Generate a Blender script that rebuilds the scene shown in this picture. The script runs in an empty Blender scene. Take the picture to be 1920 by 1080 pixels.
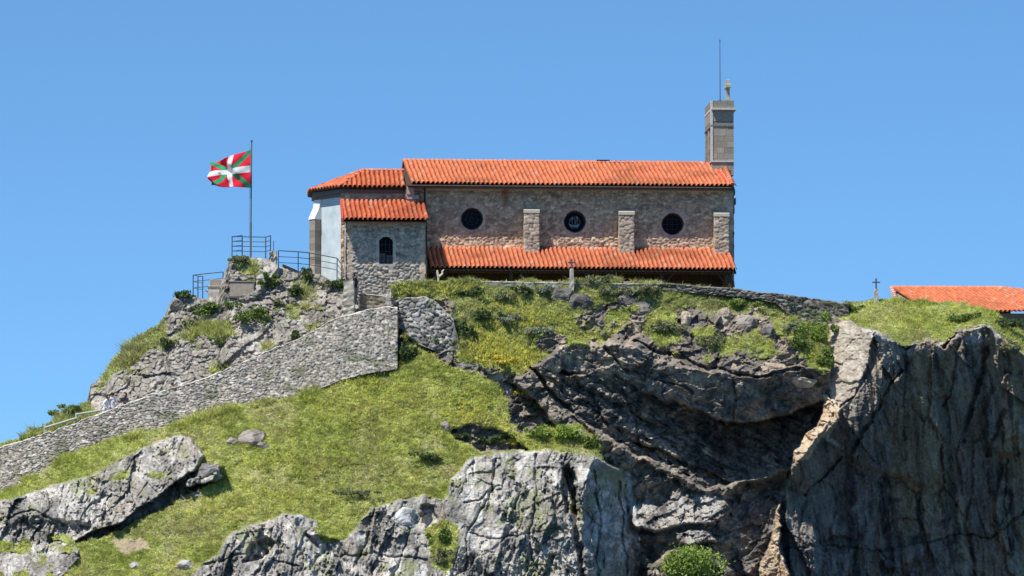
import bpy, bmesh, math, random
import numpy as np
from mathutils import Vector, Matrix
rad = math.radians
random.seed(7)
RNG = np.random.default_rng(11)

# ------------------------------------------------------------------ camera, sky, sun
F = 7700.0                                   # focal length in photo pixels: 35 px = 1 m at the chapel
ELEV = rad(5)
DIST = 220.0
CAM = np.array([0.0, -DIST*math.cos(ELEV), -DIST*math.sin(ELEV)])
sc = bpy.context.scene
cd = bpy.data.cameras.new('camera'); cam = bpy.data.objects.new('camera', cd)
sc.collection.objects.link(cam); sc.camera = cam
cam.location = CAM; cam.rotation_euler = (rad(90)+ELEV, 0, 0)
cd.sensor_width = 36; cd.lens = F/1920*36; cd.clip_start = 1; cd.clip_end = 20000

SUNV = Vector((1.2, 1.0, -2.8)).normalized()          # direction the light travels
sun_el = math.asin(-SUNV.z); sun_az = math.atan2(-SUNV.x, -SUNV.y)
w = bpy.data.worlds.new('World'); sc.world = w; w.use_nodes = True
nt = w.node_tree; nt.nodes.clear()
out = nt.nodes.new('ShaderNodeOutputWorld'); bg = nt.nodes.new('ShaderNodeBackground')
sky = nt.nodes.new('ShaderNodeTexSky'); sky.sky_type = 'NISHITA'; sky.sun_disc = False
sky.sun_elevation = sun_el; sky.sun_rotation = sun_az
sky.air_density = 0.42; sky.dust_density = 0.0; sky.ozone_density = 5.0; sky.altitude = 300
gm = nt.nodes.new('ShaderNodeGamma'); gm.inputs['Gamma'].default_value = 0.6          # evens out the sky towards the horizon
tn = nt.nodes.new('ShaderNodeVectorMath'); tn.operation = 'MULTIPLY'; tn.inputs[1].default_value = (0.79, 1.34, 1.76)
nt.links.new(sky.outputs[0], gm.inputs['Color']); nt.links.new(gm.outputs[0], tn.inputs[0]); nt.links.new(tn.outputs[0], bg.inputs['Color'])
bg.inputs['Strength'].default_value = 0.135
nt.links.new(bg.outputs[0], out.inputs[0])
ld = bpy.data.lights.new('sun', 'SUN'); ld.energy = 4.4; ld.angle = rad(0.5); ld.color = (1.0, 0.955, 0.88)
so = bpy.data.objects.new('sun', ld); sc.collection.objects.link(so)
so.rotation_euler = SUNV.to_track_quat('-Z', 'Y').to_euler(); so.location = (-60, -60, 120)
sc.view_settings.view_transform = 'Standard'; sc.view_settings.look = 'None'
sc.view_settings.exposure = 0.45; sc.view_settings.gamma = 1.0

# ------------------------------------------------------------------ helpers
COL = sc.collection
def P(u, v, Y):
    """world point seen at photo pixel (u, v) at world depth Y (numpy friendly)"""
    u = np.asarray(u, float); v = np.asarray(v, float); Y = np.asarray(Y, float)
    a = (u-960)/F; b = (540-v)/F
    ce, se = math.cos(ELEV), math.sin(ELEV)
    dy = ce - se*b; dz = se + ce*b
    t = (Y-CAM[1])/dy
    return np.stack(np.broadcast_arrays(a*t, Y, CAM[2]+dz*t), -1)
def PV(u, v, Y): return Vector(P(u, v, Y).tolist())

def h01(ix, iy, seed=0):
    ix = np.asarray(ix).astype(np.int64); iy = np.asarray(iy).astype(np.int64)
    n = (ix*374761393 + iy*668265263 + seed*974711 + 1013904223) & 0xFFFFFFFF
    n = ((n ^ (n >> 13))*1274126177) & 0xFFFFFFFF
    n = ((n ^ (n >> 16))*2246822519) & 0xFFFFFFFF
    n = n ^ (n >> 15)
    return (n & 0xFFFFFF)/float(0x1000000)
def vn(x, y, seed=0):
    xi = np.floor(x); yi = np.floor(y); fx = x-xi; fy = y-yi
    fx = fx*fx*fx*(fx*(fx*6-15)+10); fy = fy*fy*fy*(fy*(fy*6-15)+10)
    a = h01(xi, yi, seed); b = h01(xi+1, yi, seed); c = h01(xi, yi+1, seed); d = h01(xi+1, yi+1, seed)
    return (a*(1-fx)+b*fx)*(1-fy)+(c*(1-fx)+d*fx)*fy
def fbm(x, y, seed=0, o=4, g=0.5):
    s = 0; a = 1; t = 0
    for k in range(o):
        s = s + a*(vn(x*2**k+k*17.3, y*2**k-k*9.1, seed+k)-0.5)*2; t += a; a *= g
    return s/t
def voro(x, y, seed=0, jit=0.9):
    xi = np.floor(x); yi = np.floor(y)
    f1 = np.full(np.shape(x), 9.0); f2 = f1.copy(); cx = np.zeros_like(f1); cy = cx.copy(); dx1 = cx.copy(); dy1 = cx.copy()
    for i in (-1, 0, 1):
        for j in (-1, 0, 1):
            gx = xi+i; gy = yi+j
            px = gx+0.5+jit*(h01(gx, gy, seed)-0.5); py = gy+0.5+jit*(h01(gx, gy, seed+51)-0.5)
            dx = x-px; dy = y-py; d = np.sqrt(dx*dx+dy*dy)
            m = d < f1
            f2 = np.where(m, f1, np.minimum(f2, d)); f1 = np.where(m, d, f1)
            cx = np.where(m, gx, cx); cy = np.where(m, gy, cy); dx1 = np.where(m, dx, dx1); dy1 = np.where(m, dy, dy1)
    return f1, f2, cx, cy, dx1, dy1
def facets(x, y, sx, sy, rot, seed, step=0.5, slope=0.5):
    """broken rock: every cell is a tilted plane with its own offset; result in cells"""
    c, s = math.cos(rot), math.sin(rot)
    xr = (x*c+y*s)/sx; yr = (-x*s+y*c)/sy
    f1, f2, cx, cy, dx, dy = voro(xr, yr, seed)
    return step*(h01(cx, cy, seed+7)-0.5)*2 + slope*2*((h01(cx, cy, seed+8)-0.5)*dx + (h01(cx, cy, seed+9)-0.5)*dy), f2-f1, h01(cx, cy, seed+10)
def sstep(a, b, x):
    t = np.clip((x-a)/(b-a), 0, 1); return t*t*(3-2*t)
def poly_sd(pts, u, v):
    """signed distance to a polygon in photo pixels, positive inside"""
    pts = np.array(pts, float); n = len(pts)
    d = np.full(np.shape(u), 1e9); ins = np.zeros(np.shape(u), bool)
    for i in range(n):
        ax, ay = pts[i]; bx, by = pts[(i+1) % n]
        ex, ey = bx-ax, by-ay
        t = np.clip(((u-ax)*ex+(v-ay)*ey)/(ex*ex+ey*ey+1e-9), 0, 1)
        d = np.minimum(d, np.hypot(u-ax-t*ex, v-ay-t*ey))
        c = ((ay > v) != (by > v)) & (u < (bx-ax)*(v-ay)/((by-ay) if by != ay else 1e-9)+ax)
        ins ^= c
    return np.where(ins, d, -d)
def tps(ctrl):
    c = np.array(ctrl, float); p = c[:, :2]/100.0; n = len(p)
    if n <= 3 or True:
        d = np.hypot(p[:, None, 0]-p[None, :, 0], p[:, None, 1]-p[None, :, 1])
        K = np.where(d > 0, d*d*np.log(d+1e-12), 0) + np.eye(n)*0.02
        Pm = np.hstack([np.ones((n, 1)), p])
        A = np.zeros((n+3, n+3)); A[:n, :n] = K; A[:n, n:] = Pm; A[n:, :n] = Pm.T
        if n <= 3: A[n:, n:] += np.eye(3)*1e-9
        s = np.linalg.lstsq(A, np.concatenate([c[:, 2], np.zeros(3)]), rcond=None)[0]
    def f(u, v):
        x = u/100.0; y = v/100.0
        r = s[n]+s[n+1]*x+s[n+2]*y
        for i in range(n):
            d = np.hypot(x-p[i, 0], y-p[i, 1])
            r = r+s[i]*np.where(d > 0, d*d*np.log(d+1e-12), 0)
        return r
    return f
def interp(pts, u, k=1):
    a = np.array(pts, float); return np.interp(u, a[:, 0], a[:, k])

# materials
def mat_base(name, rough=0.9, spec=0.2):
    m = bpy.data.materials.new(name); m.use_nodes = True
    b = m.node_tree.nodes['Principled BSDF']
    b.inputs['Roughness'].default_value = rough; b.inputs['Specular IOR Level'].default_value = spec
    return m, m.node_tree, b
def mat_attr(name, rough=0.92, bump=0.0, bscale=8, var=0.0, vscale=10, spec=0.15, bdist=0.05):
    """colour from the 'Col' attribute (the colour of each stone, tile, blade), varied by noise"""
    m, t, b = mat_base(name, rough, spec)
    a = t.nodes.new('ShaderNodeAttribute'); a.attribute_name = 'Col'
    src = a.outputs['Color']
    tc = t.nodes.new('ShaderNodeTexCoord')
    if var:
        n = t.nodes.new('ShaderNodeTexNoise'); n.inputs['Scale'].default_value = vscale; n.inputs['Detail'].default_value = 6
        t.links.new(tc.outputs['Object'], n.inputs['Vector'])
        r = t.nodes.new('ShaderNodeMapRange'); r.inputs[1].default_value = 0.25; r.inputs[2].default_value = 0.75
        r.inputs[3].default_value = 1-var; r.inputs[4].default_value = 1+var
        t.links.new(n.outputs[0], r.inputs[0])
        mx = t.nodes.new('ShaderNodeVectorMath'); mx.operation = 'SCALE'
        t.links.new(src, mx.inputs[0]); t.links.new(r.outputs[0], mx.inputs['Scale']); src = mx.outputs[0]
    t.links.new(src, b.inputs['Base Color'])
    if bump:
        n = t.nodes.new('ShaderNodeTexNoise'); n.inputs['Scale'].default_value = bscale; n.inputs['Detail'].default_value = 7
        n.inputs['Roughness'].default_value = 0.65
        t.links.new(tc.outputs['Object'], n.inputs['Vector'])
        bp = t.nodes.new('ShaderNodeBump'); bp.inputs['Strength'].default_value = bump; bp.inputs['Distance'].default_value = bdist
        t.links.new(n.outputs[0], bp.inputs['Height']); t.links.new(bp.outputs[0], b.inputs['Normal'])
    return m
def mat_noise(name, c1, c2, scale=6, rough=0.9, bump=0.2, metal=0.0, spec=0.2, stretch=(1, 1, 1), bdist=0.02):
    m, t, b = mat_base(name, rough, spec); b.inputs['Metallic'].default_value = metal
    tc = t.nodes.new('ShaderNodeTexCoord'); mp = t.nodes.new('ShaderNodeMapping'); mp.inputs['Scale'].default_value = stretch
    n = t.nodes.new('ShaderNodeTexNoise'); n.inputs['Scale'].default_value = scale; n.inputs['Detail'].default_value = 6
    t.links.new(tc.outputs['Object'], mp.inputs[0]); t.links.new(mp.outputs[0], n.inputs['Vector'])
    r = t.nodes.new('ShaderNodeValToRGB'); r.color_ramp.elements[0].position = 0.35; r.color_ramp.elements[1].position = 0.65
    r.color_ramp.elements[0].color = (*c1, 1); r.color_ramp.elements[1].color = (*c2, 1)
    t.links.new(n.outputs[0], r.inputs[0]); t.links.new(r.outputs[0], b.inputs['Base Color'])
    if bump:
        bp = t.nodes.new('ShaderNodeBump'); bp.inputs['Strength'].default_value = bump; bp.inputs['Distance'].default_value = bdist
        t.links.new(n.outputs[0], bp.inputs['Height']); t.links.new(bp.outputs[0], b.inputs['Normal'])
    return m
M = {}
M['ground'] = mat_attr('rock and soil', 0.95, 0.9, 6, 0.25, 7, 0.08, 0.12)
M['rock'] = mat_attr('loose rock', 0.95, 0.7, 7, 0.22, 8, 0.08, 0.06)
M['masonry'] = mat_attr('rubble masonry', 0.95, 0.6, 14, 0.20, 14, 0.1, 0.03)
M['tiles'] = mat_attr('clay roof tiles', 0.8, 0.25, 25, 0.14, 12, 0.2, 0.01)
def translucent(m, f):
    t = m.node_tree; b = t.nodes['Principled BSDF']; o = [n for n in t.nodes if n.type == 'OUTPUT_MATERIAL'][0]
    tr = t.nodes.new('ShaderNodeBsdfTranslucent'); a = t.nodes.new('ShaderNodeAttribute'); a.attribute_name = 'Col'; t.links.new(a.outputs['Color'], tr.inputs['Color'])
    mx = t.nodes.new('ShaderNodeMixShader'); mx.inputs[0].default_value = f
    t.links.new(b.outputs[0], mx.inputs[1]); t.links.new(tr.outputs[0], mx.inputs[2]); t.links.new(mx.outputs[0], o.inputs['Surface'])
M['leaf'] = mat_attr('leaves', 0.75, spec=0.2)
M['blade'] = mat_attr('grass blades', 0.8, spec=0.12)
translucent(M['leaf'], .3); translucent(M['blade'], .45)
M['flagcloth'] = mat_attr('flag cloth', 0.8, spec=0.1)
translucent(M['flagcloth'], .25)
M['white'] = mat_noise('lime wash', (0.45, 0.52, 0.55), (0.62, 0.68, 0.69), 1.6, 0.95, 0.5)
M['whitecap'] = mat_noise('white painted cap', (0.80, 0.80, 0.78), (0.86, 0.86, 0.84), 5, 0.9, 0.1)
M['ashlar'] = mat_attr('dressed stone', 0.95, 0.4, 16, 0.16, 10, 0.1, 0.02)
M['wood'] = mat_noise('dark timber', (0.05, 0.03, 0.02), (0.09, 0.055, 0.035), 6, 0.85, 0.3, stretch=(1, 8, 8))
M['gutter'] = mat_noise('dark gutter metal', (0.05, 0.04, 0.038), (0.08, 0.06, 0.05), 6, 0.6, 0.1)
M['glass'] = mat_noise('dark leaded glass', (0.004, 0.005, 0.009), (0.010, 0.013, 0.022), 5, 0.6, 0.0, spec=0.08)
M['lead'] = mat_noise('grey window lead', (0.045, 0.048, 0.055), (0.06, 0.065, 0.075), 6, 0.6, 0.0)
M['pale_lead'] = mat_noise('pale ship glazing', (0.20, 0.22, 0.25), (0.30, 0.32, 0.35), 6, 0.6, 0.0)
M['iron'] = mat_noise('painted iron', (0.06, 0.085, 0.10), (0.10, 0.125, 0.14), 8, 0.55, 0.0, 0.3)
M['pole'] = mat_noise('green grey pole', (0.14, 0.16, 0.15), (0.19, 0.21, 0.19), 4, 0.6, 0.0, 0.2)
M['rail_wood'] = mat_noise('weathered pale rail', (0.38, 0.42, 0.33), (0.48, 0.52, 0.42), 6, 0.85, 0.2)
M['flash'] = mat_noise('red flashing', (0.42, 0.07, 0.05), (0.50, 0.09, 0.06), 5, 0.8, 0.1)
M['stone'] = mat_noise('lichen stone', (0.36, 0.325, 0.26), (0.54, 0.49, 0.40), 7, 0.95, 0.5)
M['stonedark'] = mat_noise('weathered stone', (0.15, 0.14, 0.12), (0.24, 0.22, 0.19), 7, 0.95, 0.5)
M['plaque'] = mat_noise('brown plaque stone', (0.34, 0.28, 0.22), (0.44, 0.365, 0.29), 5, 0.9, 0.2)
M['mortarpale'] = mat_noise('pale stone trim', (0.50, 0.48, 0.43), (0.62, 0.60, 0.55), 9, 0.9, 0.3)
M['slate'] = mat_noise('dark slate roof', (0.03, 0.03, 0.032), (0.05, 0.05, 0.055), 6, 0.7, 0.3)
M['palewood'] = mat_noise('pale bare wood', (0.55, 0.48, 0.36), (0.70, 0.62, 0.48), 9, 0.85, 0.2)
M['skin'] = mat_noise('skin', (0.50, 0.30, 0.22), (0.56, 0.34, 0.25), 4, 0.6, 0)
M['hair'] = mat_noise('dark hair', (0.012, 0.009, 0.008), (0.03, 0.02, 0.016), 30, 0.6, 0.2)
M['shirtwhite'] = mat_noise('white cloth', (0.78, 0.79, 0.80), (0.84, 0.84, 0.85), 8, 0.85, 0.2)
M['clothdark'] = mat_noise('dark cloth', (0.02, 0.018, 0.028), (0.035, 0.03, 0.045), 8, 0.85, 0.2)
M['clothblue'] = mat_noise('grey blue cloth', (0.08, 0.11, 0.17), (0.12, 0.15, 0.22), 8, 0.85, 0.2)
M['clothgrey'] = mat_noise('grey cloth', (0.13, 0.12, 0.13), (0.18, 0.17, 0.18), 8, 0.85, 0.2)
M['clothred'] = mat_noise('faded red cloth', (0.28, 0.10, 0.08), (0.34, 0.13, 0.10), 8, 0.85, 0.2)
M['sea'] = mat_noise('sea water', (0.01, 0.04, 0.06), (0.02, 0.06, 0.08), 0.3, 0.12, 0.3, spec=0.5)
M['path'] = mat_noise('path paving', (0.28, 0.26, 0.22), (0.38, 0.35, 0.30), 3, 0.95, 0.4)

def tag(o, label=None, cat=None, group=None, kind=None):
    if label: o['label'] = label
    if cat: o['category'] = cat
    if group: o['group'] = group
    if kind: o['kind'] = kind
    return o
def empty(name, loc, rz=0.0):
    o = bpy.data.objects.new(name, None); o.empty_display_size = 0.3
    COL.objects.link(o); o.location = loc; o.rotation_euler = (0, 0, rz); return o
def mesh_np(name, verts, faces, mat, cols=None, parent=None, smooth=False, face_n=4):
    verts = np.ascontiguousarray(verts, dtype=np.float32).reshape(-1, 3); faces = np.ascontiguousarray(faces, dtype=np.int32).reshape(-1, face_n)
    me = bpy.data.meshes.new(name)
    me.vertices.add(len(verts)); me.vertices.foreach_set('co', verts.ravel())
    me.loops.add(faces.size); me.loops.foreach_set('vertex_index', faces.ravel())
    me.polygons.add(len(faces))
    me.polygons.foreach_set('loop_start', np.arange(0, faces.size, face_n, dtype=np.int32))
    me.update(calc_edges=True); me.validate()
    if cols is not None:
        a = me.color_attributes.new('Col', 'FLOAT_COLOR', 'POINT')
        c = np.ones((len(verts), 4), np.float32); c[:, :3] = np.asarray(cols).reshape(-1, 3); a.data.foreach_set('color', c.ravel())
    if smooth: me.polygons.foreach_set('use_smooth', np.ones(len(faces), bool))
    me.materials.append(M[mat] if isinstance(mat, str) else mat)
    o = bpy.data.objects.new(name, me); COL.objects.link(o)
    if parent: o.parent = parent
    return o
def grid_faces(nr, nc, keep=None):
    i = np.arange(nr-1)[:, None]*nc+np.arange(nc-1)[None, :]
    f = np.stack([i, i+1, i+nc+1, i+nc], -1)
    return f[keep] if keep is not None else f.reshape(-1, 4)
class MB:
    """collects boxes, tubes and prisms into one mesh"""
    def __init__(s): s.v = []; s.f = []; s.c = []
    def add(s, vs, fs, col=(0.3, 0.3, 0.3)):
        k = len(s.v); s.v += [tuple(p) for p in vs]; s.f += [tuple(i+k for i in f) for f in fs]; s.c += [col]*len(vs)
    def box(s, lo, hi, col=(0.3, 0.3, 0.3), bev=0.0):
        (a, b, c), (d, e, f) = lo, hi
        if bev:
            b_ = bev; vs = []
            for z, k in ((c, b_), (c+b_, 0), (f-b_, 0), (f, b_)):
                vs += [(a+k+b_*(0), b+k, z), (d-k, b+k, z), (d-k, e-k, z), (a+k, e-k, z)]
            fs = [(3, 2, 1, 0), (12, 13, 14, 15)]
            for r in range(3):
                for q in range(4): fs.append((r*4+q, r*4+(q+1) % 4, r*4+4+(q+1) % 4, r*4+4+q))
            s.add(vs, fs, col); return
        s.add([(a, b, c), (d, b, c), (d, e, c), (a, e, c), (a, b, f), (d, b, f), (d, e, f), (a, e, f)],
              [(3, 2, 1, 0), (4, 5, 6, 7), (0, 1, 5, 4), (1, 2, 6, 5), (2, 3, 7, 6), (3, 0, 4, 7)], col)
    def tube(s, p, q, r, n=8, r2=None, col=(0.3, 0.3, 0.3)):
        p = Vector(p); q = Vector(q); d = (q-p).normalized(); r2 = r if r2 is None else r2
        a = d.orthogonal().normalized(); b = d.cross(a)
        vs = []
        for c_, rr in ((p, r), (q, r2)):
            for k in range(n):
                t = 2*math.pi*k/n; vs.append(c_+a*math.cos(t)*rr+b*math.sin(t)*rr)
        fs = [tuple(range(n))[::-1], tuple(range(n, 2*n))]+[(k, (k+1) % n, n+(k+1) % n, n+k) for k in range(n)]
        s.add(vs, fs, col)
    def prism(s, pts, d, col=(0.3, 0.3, 0.3)):
        n = len(pts); d = Vector(d); vs = [Vector(p) for p in pts]; vs = vs+[v+d for v in vs]
        s.add(vs, [tuple(range(n)), tuple(range(2*n-1, n-1, -1))]+[(k, n+k, n+(k+1) % n, (k+1) % n) for k in range(n)], col)
    def build(s, name, mat, parent=None, smooth=False):
        me = bpy.data.meshes.new(name); me.from_pydata(s.v, [], s.f); me.update()
        bm = bmesh.new(); bm.from_mesh(me); bmesh.ops.recalc_face_normals(bm, faces=bm.faces); bm.to_mesh(me); bm.free()
        a = me.color_attributes.new('Col', 'FLOAT_COLOR', 'POINT')
        c = np.ones((len(s.v), 4), np.float32); c[:, :3] = np.array(s.c); a.data.foreach_set('color', c.ravel())
        if smooth: me.polygons.foreach_set('use_smooth', np.ones(len(me.polygons), bool))
        me.materials.append(M[mat] if isinstance(mat, str) else mat)
        o = bpy.data.objects.new(name, me); COL.objects.link(o)
        if parent: o.parent = parent
        return o
def mixc(a, b, t):
    t = np.asarray(t)[..., None]; return np.asarray(a, float)*(1-t)+np.asarray(b, float)*t

# ------------------------------------------------------------------ terrain
TOP = [(-200, 915), (-60, 862), (0, 834), (40, 822), (60, 808), (110, 783), (150, 762), (163, 750), (170, 722), (196, 696), (210, 672), (240, 645), (275, 622), (300, 608), (310, 590), (322, 562),
       (335, 556), (360, 558), (385, 558), (408, 556), (420, 515), (430, 487), (470, 484), (500, 484), (520, 500), (560, 512), (596, 514), (620, 524), (645, 542), (662, 556), (678, 584), (716, 580), (734, 540), (742, 530), (850, 527),
       (1000, 529), (1065, 529), (1110, 522), (1150, 524), (1200, 530), (1240, 534), (1390, 549), (1480, 560), (1565, 574), (1590, 566), (1640, 562), (1700, 565), (1780, 566), (1820, 573), (1860, 586), (1890, 600), (1920, 626), (1980, 660), (2150, 720)]
WALL_TOP = [(-200, 925), (0, 840), (60, 822), (100, 810), (200, 772), (280, 742), (330, 728), (400, 704), (500, 661), (560, 636), (590, 622), (610, 608), (640, 596), (690, 582), (726, 576), (745, 578)]
WALL_BOT = [(-200, 1010), (0, 918), (60, 893), (130, 848), (200, 822), (300, 802), (430, 762), (560, 738), (640, 704), (690, 692), (746, 684)]
WALL_Y = [(-200, -11.3), (0, -10.5), (200, -10.0), (400, -9.2), (550, -8.5), (745, -7.6)]

NU, NV = 1520, 500
uu = np.linspace(-170, 2110, NU)
topv = interp(TOP, uu)
topv = topv + 3.0*fbm(uu/9.0, uu*0, 3, 3) + np.where(uu < 420, 3.0, 1.2)*fbm(uu/30.0, uu*0+3, 5, 2)
sv = np.linspace(0, 1, NV)
U = np.broadcast_to(uu[None, :], (NV, NU)).copy()
V = topv[None, :] + sv[:, None]*(1165-topv[None, :])
X = (U-960)/35.0; Z = (540-V)/35.0
# warped pixel coordinates give every boundary a natural ragged line
UW = U + 7*fbm(X*0.9, Z*0.9, 21, 4) + 2.5*fbm(X*4, Z*4, 23, 2)
VW = V + 7*fbm(X*0.9+40, Z*0.9, 22, 4) + 2.5*fbm(X*4, Z*4, 24, 2)
UR = U + 3*fbm(X*1.5, Z*1.5, 31, 3); VR = V + 3*fbm(X*1.5+9, Z*1.5, 32, 3)

base = tps([(-150, 900, -9), (0, 838, -8), (165, 755, -5.5), (312, 565, -3), (360, 558, -2.8), (430, 487, -2.2), (500, 487, -2.2), (560, 515, -2.9), (600, 525, -3.0), (650, 550, -3.9), (700, 580, -4.4),
            (200, 765, -7.3), (330, 725, -6.8), (450, 600, -4.6), (500, 655, -6.0), (600, 605, -5.2), (650, 590, -5.0),
            (738, 532, -5.8), (850, 528, -5.3), (1000, 530, -4.8), (1235, 535, -4.3), (1380, 550, -3.8), (1570, 600, -4.2),
            (850, 600, -6.8), (850, 690, -8.4), (1000, 600, -6.3), (1000, 680, -7.6), (1100, 600, -6.1), (1250, 610, -5.8), (1400, 620, -5.6), (1560, 700, -6.6),
            (1000, 830, -10.6), (1200, 800, -8), (1400, 1000, -9)])
Y = base(U, V)
def layer(poly, ctrl, width=6, warp=True, amt=1.0):
    global Y
    uw, vw = (UW, VW) if warp else (UR, VR)
    m = sstep(-width/2, width/2, poly_sd(poly, uw, vw))*amt
    Y = Y*(1-m)+tps(ctrl)(U, V)*m
    return m
# rocky mound ledge near the flag pole
layer([(415, 485), (500, 482), (530, 505), (500, 525), (480, 560), (420, 560)], [(430, 487, -2.6), (500, 487, -2.6), (430, 555, -3.6), (500, 540, -3.9)], 8)
# hillside behind the stair wall down to the step of the path is the base; below the wall top the ground jumps forward
below_wall = [(-300, 965), (-200, 925)]+WALL_TOP[1:]+[(748, 690), (748, 1300), (-300, 1300)]
wl = np.where(U < 748, 1.0, 0.0)*sstep(2, 6, V-interp(WALL_TOP, U))
Y = Y*(1-wl)+(interp(WALL_Y, U)+0.35)*wl
# grass slope in front of the wall
G1 = [(-300, 1065)]+WALL_BOT+[(760, 640), (800, 660), (850, 690), (905, 690), (950, 720), (985, 780), (1010, 800), (1090, 800), (1130, 840), (1150, 1300), (-300, 1300)]
gs = [(-100, 970, -12), (0, 920, -11.2), (200, 818, -10.4), (430, 762, -9.7), (600, 720, -8.9), (745, 685, -8.1), (800, 665, -7.9), (900, 700, -8.6), (950, 840, -11.4), (700, 900, -14), (400, 900, -14.6), (200, 1000, -17.5),
      (100, 1100, -20.5), (500, 1080, -19.5), (840, 930, -14.5), (1060, 800, -10.2), (1120, 850, -11.2)]
layer(G1, gs, 5, False)
# left outcrop: long pale block, its overhung foot recessed
D = [(-300, 1000), (0, 940), (90, 912), (180, 886), (240, 855), (300, 826), (335, 818), (362, 824), (380, 850), (360, 880), (320, 910), (290, 935), (230, 975), (160, 1000), (140, 1020), (150, 1045), (110, 1090), (60, 1300), (-300, 1300)]
DGAP = [(180, 985), (240, 950), (290, 925), (330, 890), (400, 868), (412, 880), (395, 905), (330, 945), (270, 970), (200, 1005), (140, 1020)]
layer(DGAP, [(200, 990, -15.2), (400, 875, -13.2), (300, 950, -14.4)], 5)
layer(D, [(300, 826, -12.4), (362, 828, -13.0), (375, 855, -14.6), (300, 930, -16.9), (220, 965, -17.2), (150, 900, -14.6), (0, 945, -14.6), (180, 890, -13.8), (0, 1020, -17.0), (120, 1000, -17.2), (-100, 1080, -18.5), (60, 1090, -19.8)], 5)
layer([(385, 878), (405, 866), (415, 874), (395, 900), (350, 915), (345, 900)], [(390, 870, -15.2), (400, 900, -16), (350, 910, -15.8)], 5)
layer([(-100, 1010), (60, 975), (170, 985), (150, 1005), (60, 1030), (-100, 1060)], [(0, 1010, -16.0), (150, 990, -16.1), (50, 1040, -17)], 14, amt=0.8)
# bottom centre rocks
E = [(300, 1300), (340, 1090), (400, 1045), (440, 1000), (470, 985), (540, 960), (590, 975), (610, 1000), (650, 1010), (690, 960), (740, 938), (800, 930), (835, 940), (850, 1010), (850, 1300)]
layer(E, [(440, 995, -18.2), (540, 962, -17.0), (600, 985, -17.4), (650, 1005, -17.2), (740, 938, -15.4), (830, 950, -15.2), (350, 1080, -20.6), (520, 1080, -20.4), (700, 1080, -19.0), (840, 1080, -18.3), (620, 1050, -18.4)], 5)
for g in ([(575, 1000), (640, 1010), (652, 1040), (640, 1050), (600, 1040)], [(790, 945), (815, 945), (820, 970), (800, 985), (788, 965)], [(470, 1020), (500, 1000), (520, 1020), (490, 1050), (455, 1060)]):
    cx = sum(p[0] for p in g)/len(g); cy = sum(p[1] for p in g)/len(g); b0 = float(tps([(440, 995, -18.2), (740, 938, -15.4), (350, 1080, -20.6), (700, 1080, -19.0)])(np.array(cx), np.array(cy)))
    layer(g, [(cx, cy, b0+0.9), (cx+50, cy, b0+1.1), (cx, cy+50, b0+0.6)], 5)
# crag between grass and cave
layer([(850, 700), (905, 685), (985, 690), (1040, 760), (1095, 800), (1010, 800), (960, 760), (930, 720)],
      [(900, 690, -8.5), (985, 695, -8.4), (1040, 770, -9.4), (1090, 798, -9.9), (940, 740, -8.9), (1000, 800, -9.8)], 6)
layer([(935, 712), (975, 720), (1012, 760), (1045, 800), (1000, 805), (975, 812), (955, 790), (968, 760), (945, 740)], [(950, 730, -8.0), (1010, 800, -8.6), (1000, 760, -7.8)], 6)
layer([(845, 806), (880, 798), (930, 802), (960, 818), (990, 842), (900, 846), (862, 830)], [(860, 810, -9.9), (960, 830, -9.8), (900, 845, -10.2)], 8, amt=.6)
# big pale boulder, lit face and turned away flank
Fb = [(832, 940), (850, 895), (880, 862), (930, 848), (1060, 840), (1110, 852), (1130, 868), (1098, 905), (1085, 960), (1088, 1300), (830, 1300), (845, 1010)]
layer(Fb, [(930, 848, -13.2), (860, 900, -14.8), (850, 1080, -18.2), (1000, 842, -12.6), (1060, 845, -12.8), (1098, 890, -14.2), (1085, 1080, -17.2), (960, 960, -15.8)], 5)
F2 = [(1110, 855), (1140, 868), (1178, 885), (1195, 960), (1210, 1300), (1080, 1300), (1085, 960), (1098, 900)]
layer(F2, [(1105, 880, -14.0), (1085, 1080, -17.0), (1090, 960, -15.4), (1145, 870, -10.9), (1190, 960, -8.6), (1205, 1100, -10.0), (1140, 1000, -12.8)], 5)
layer([(1055, 890), (1075, 880), (1085, 905), (1080, 960), (1062, 960), (1052, 920)], [(1060, 890, -13.2), (1080, 950, -13.8), (1055, 950, -14.2)], 5)
# right grass cap, upper rubble, overhanging band, cave
layer([(1540, 540), (2300, 540), (2300, 760), (1930, 680), (1900, 655), (1850, 618), (1800, 620), (1770, 650), (1740, 640), (1700, 655), (1650, 630), (1570, 615)],
      [(1575, 580, -4.0), (1640, 563, -3.6), (1800, 566, -3.2), (1900, 602, -3.4), (2000, 640, -3.2), (1580, 615, -6.0), (1650, 632, -8.3), (1770, 645, -7.9), (1850, 618, -7.0), (1930, 680, -6.6), (2100, 760, -5)], 8)
layer([(1040, 640), (1180, 640), (1230, 600), (1300, 585), (1420, 590), (1500, 620), (1565, 640), (1560, 720), (1500, 700), (1380, 705), (1230, 680), (1150, 655), (1050, 670)],
      [(1050, 650, -7.2), (1180, 650, -7.6), (1300, 600, -5.9), (1300, 690, -8.3), (1420, 600, -5.8), (1420, 700, -8.6), (1550, 640, -6.9), (1550, 710, -8.3), (1500, 640, -7)], 10)
H = [(1075, 640), (1180, 648), (1230, 672), (1300, 690), (1400, 702), (1500, 690), (1562, 690), (1562, 742), (1500, 770), (1430, 792), (1400, 797), (1340, 782), (1270, 758), (1210, 735), (1150, 702), (1085, 700), (1000, 690)]
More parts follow.
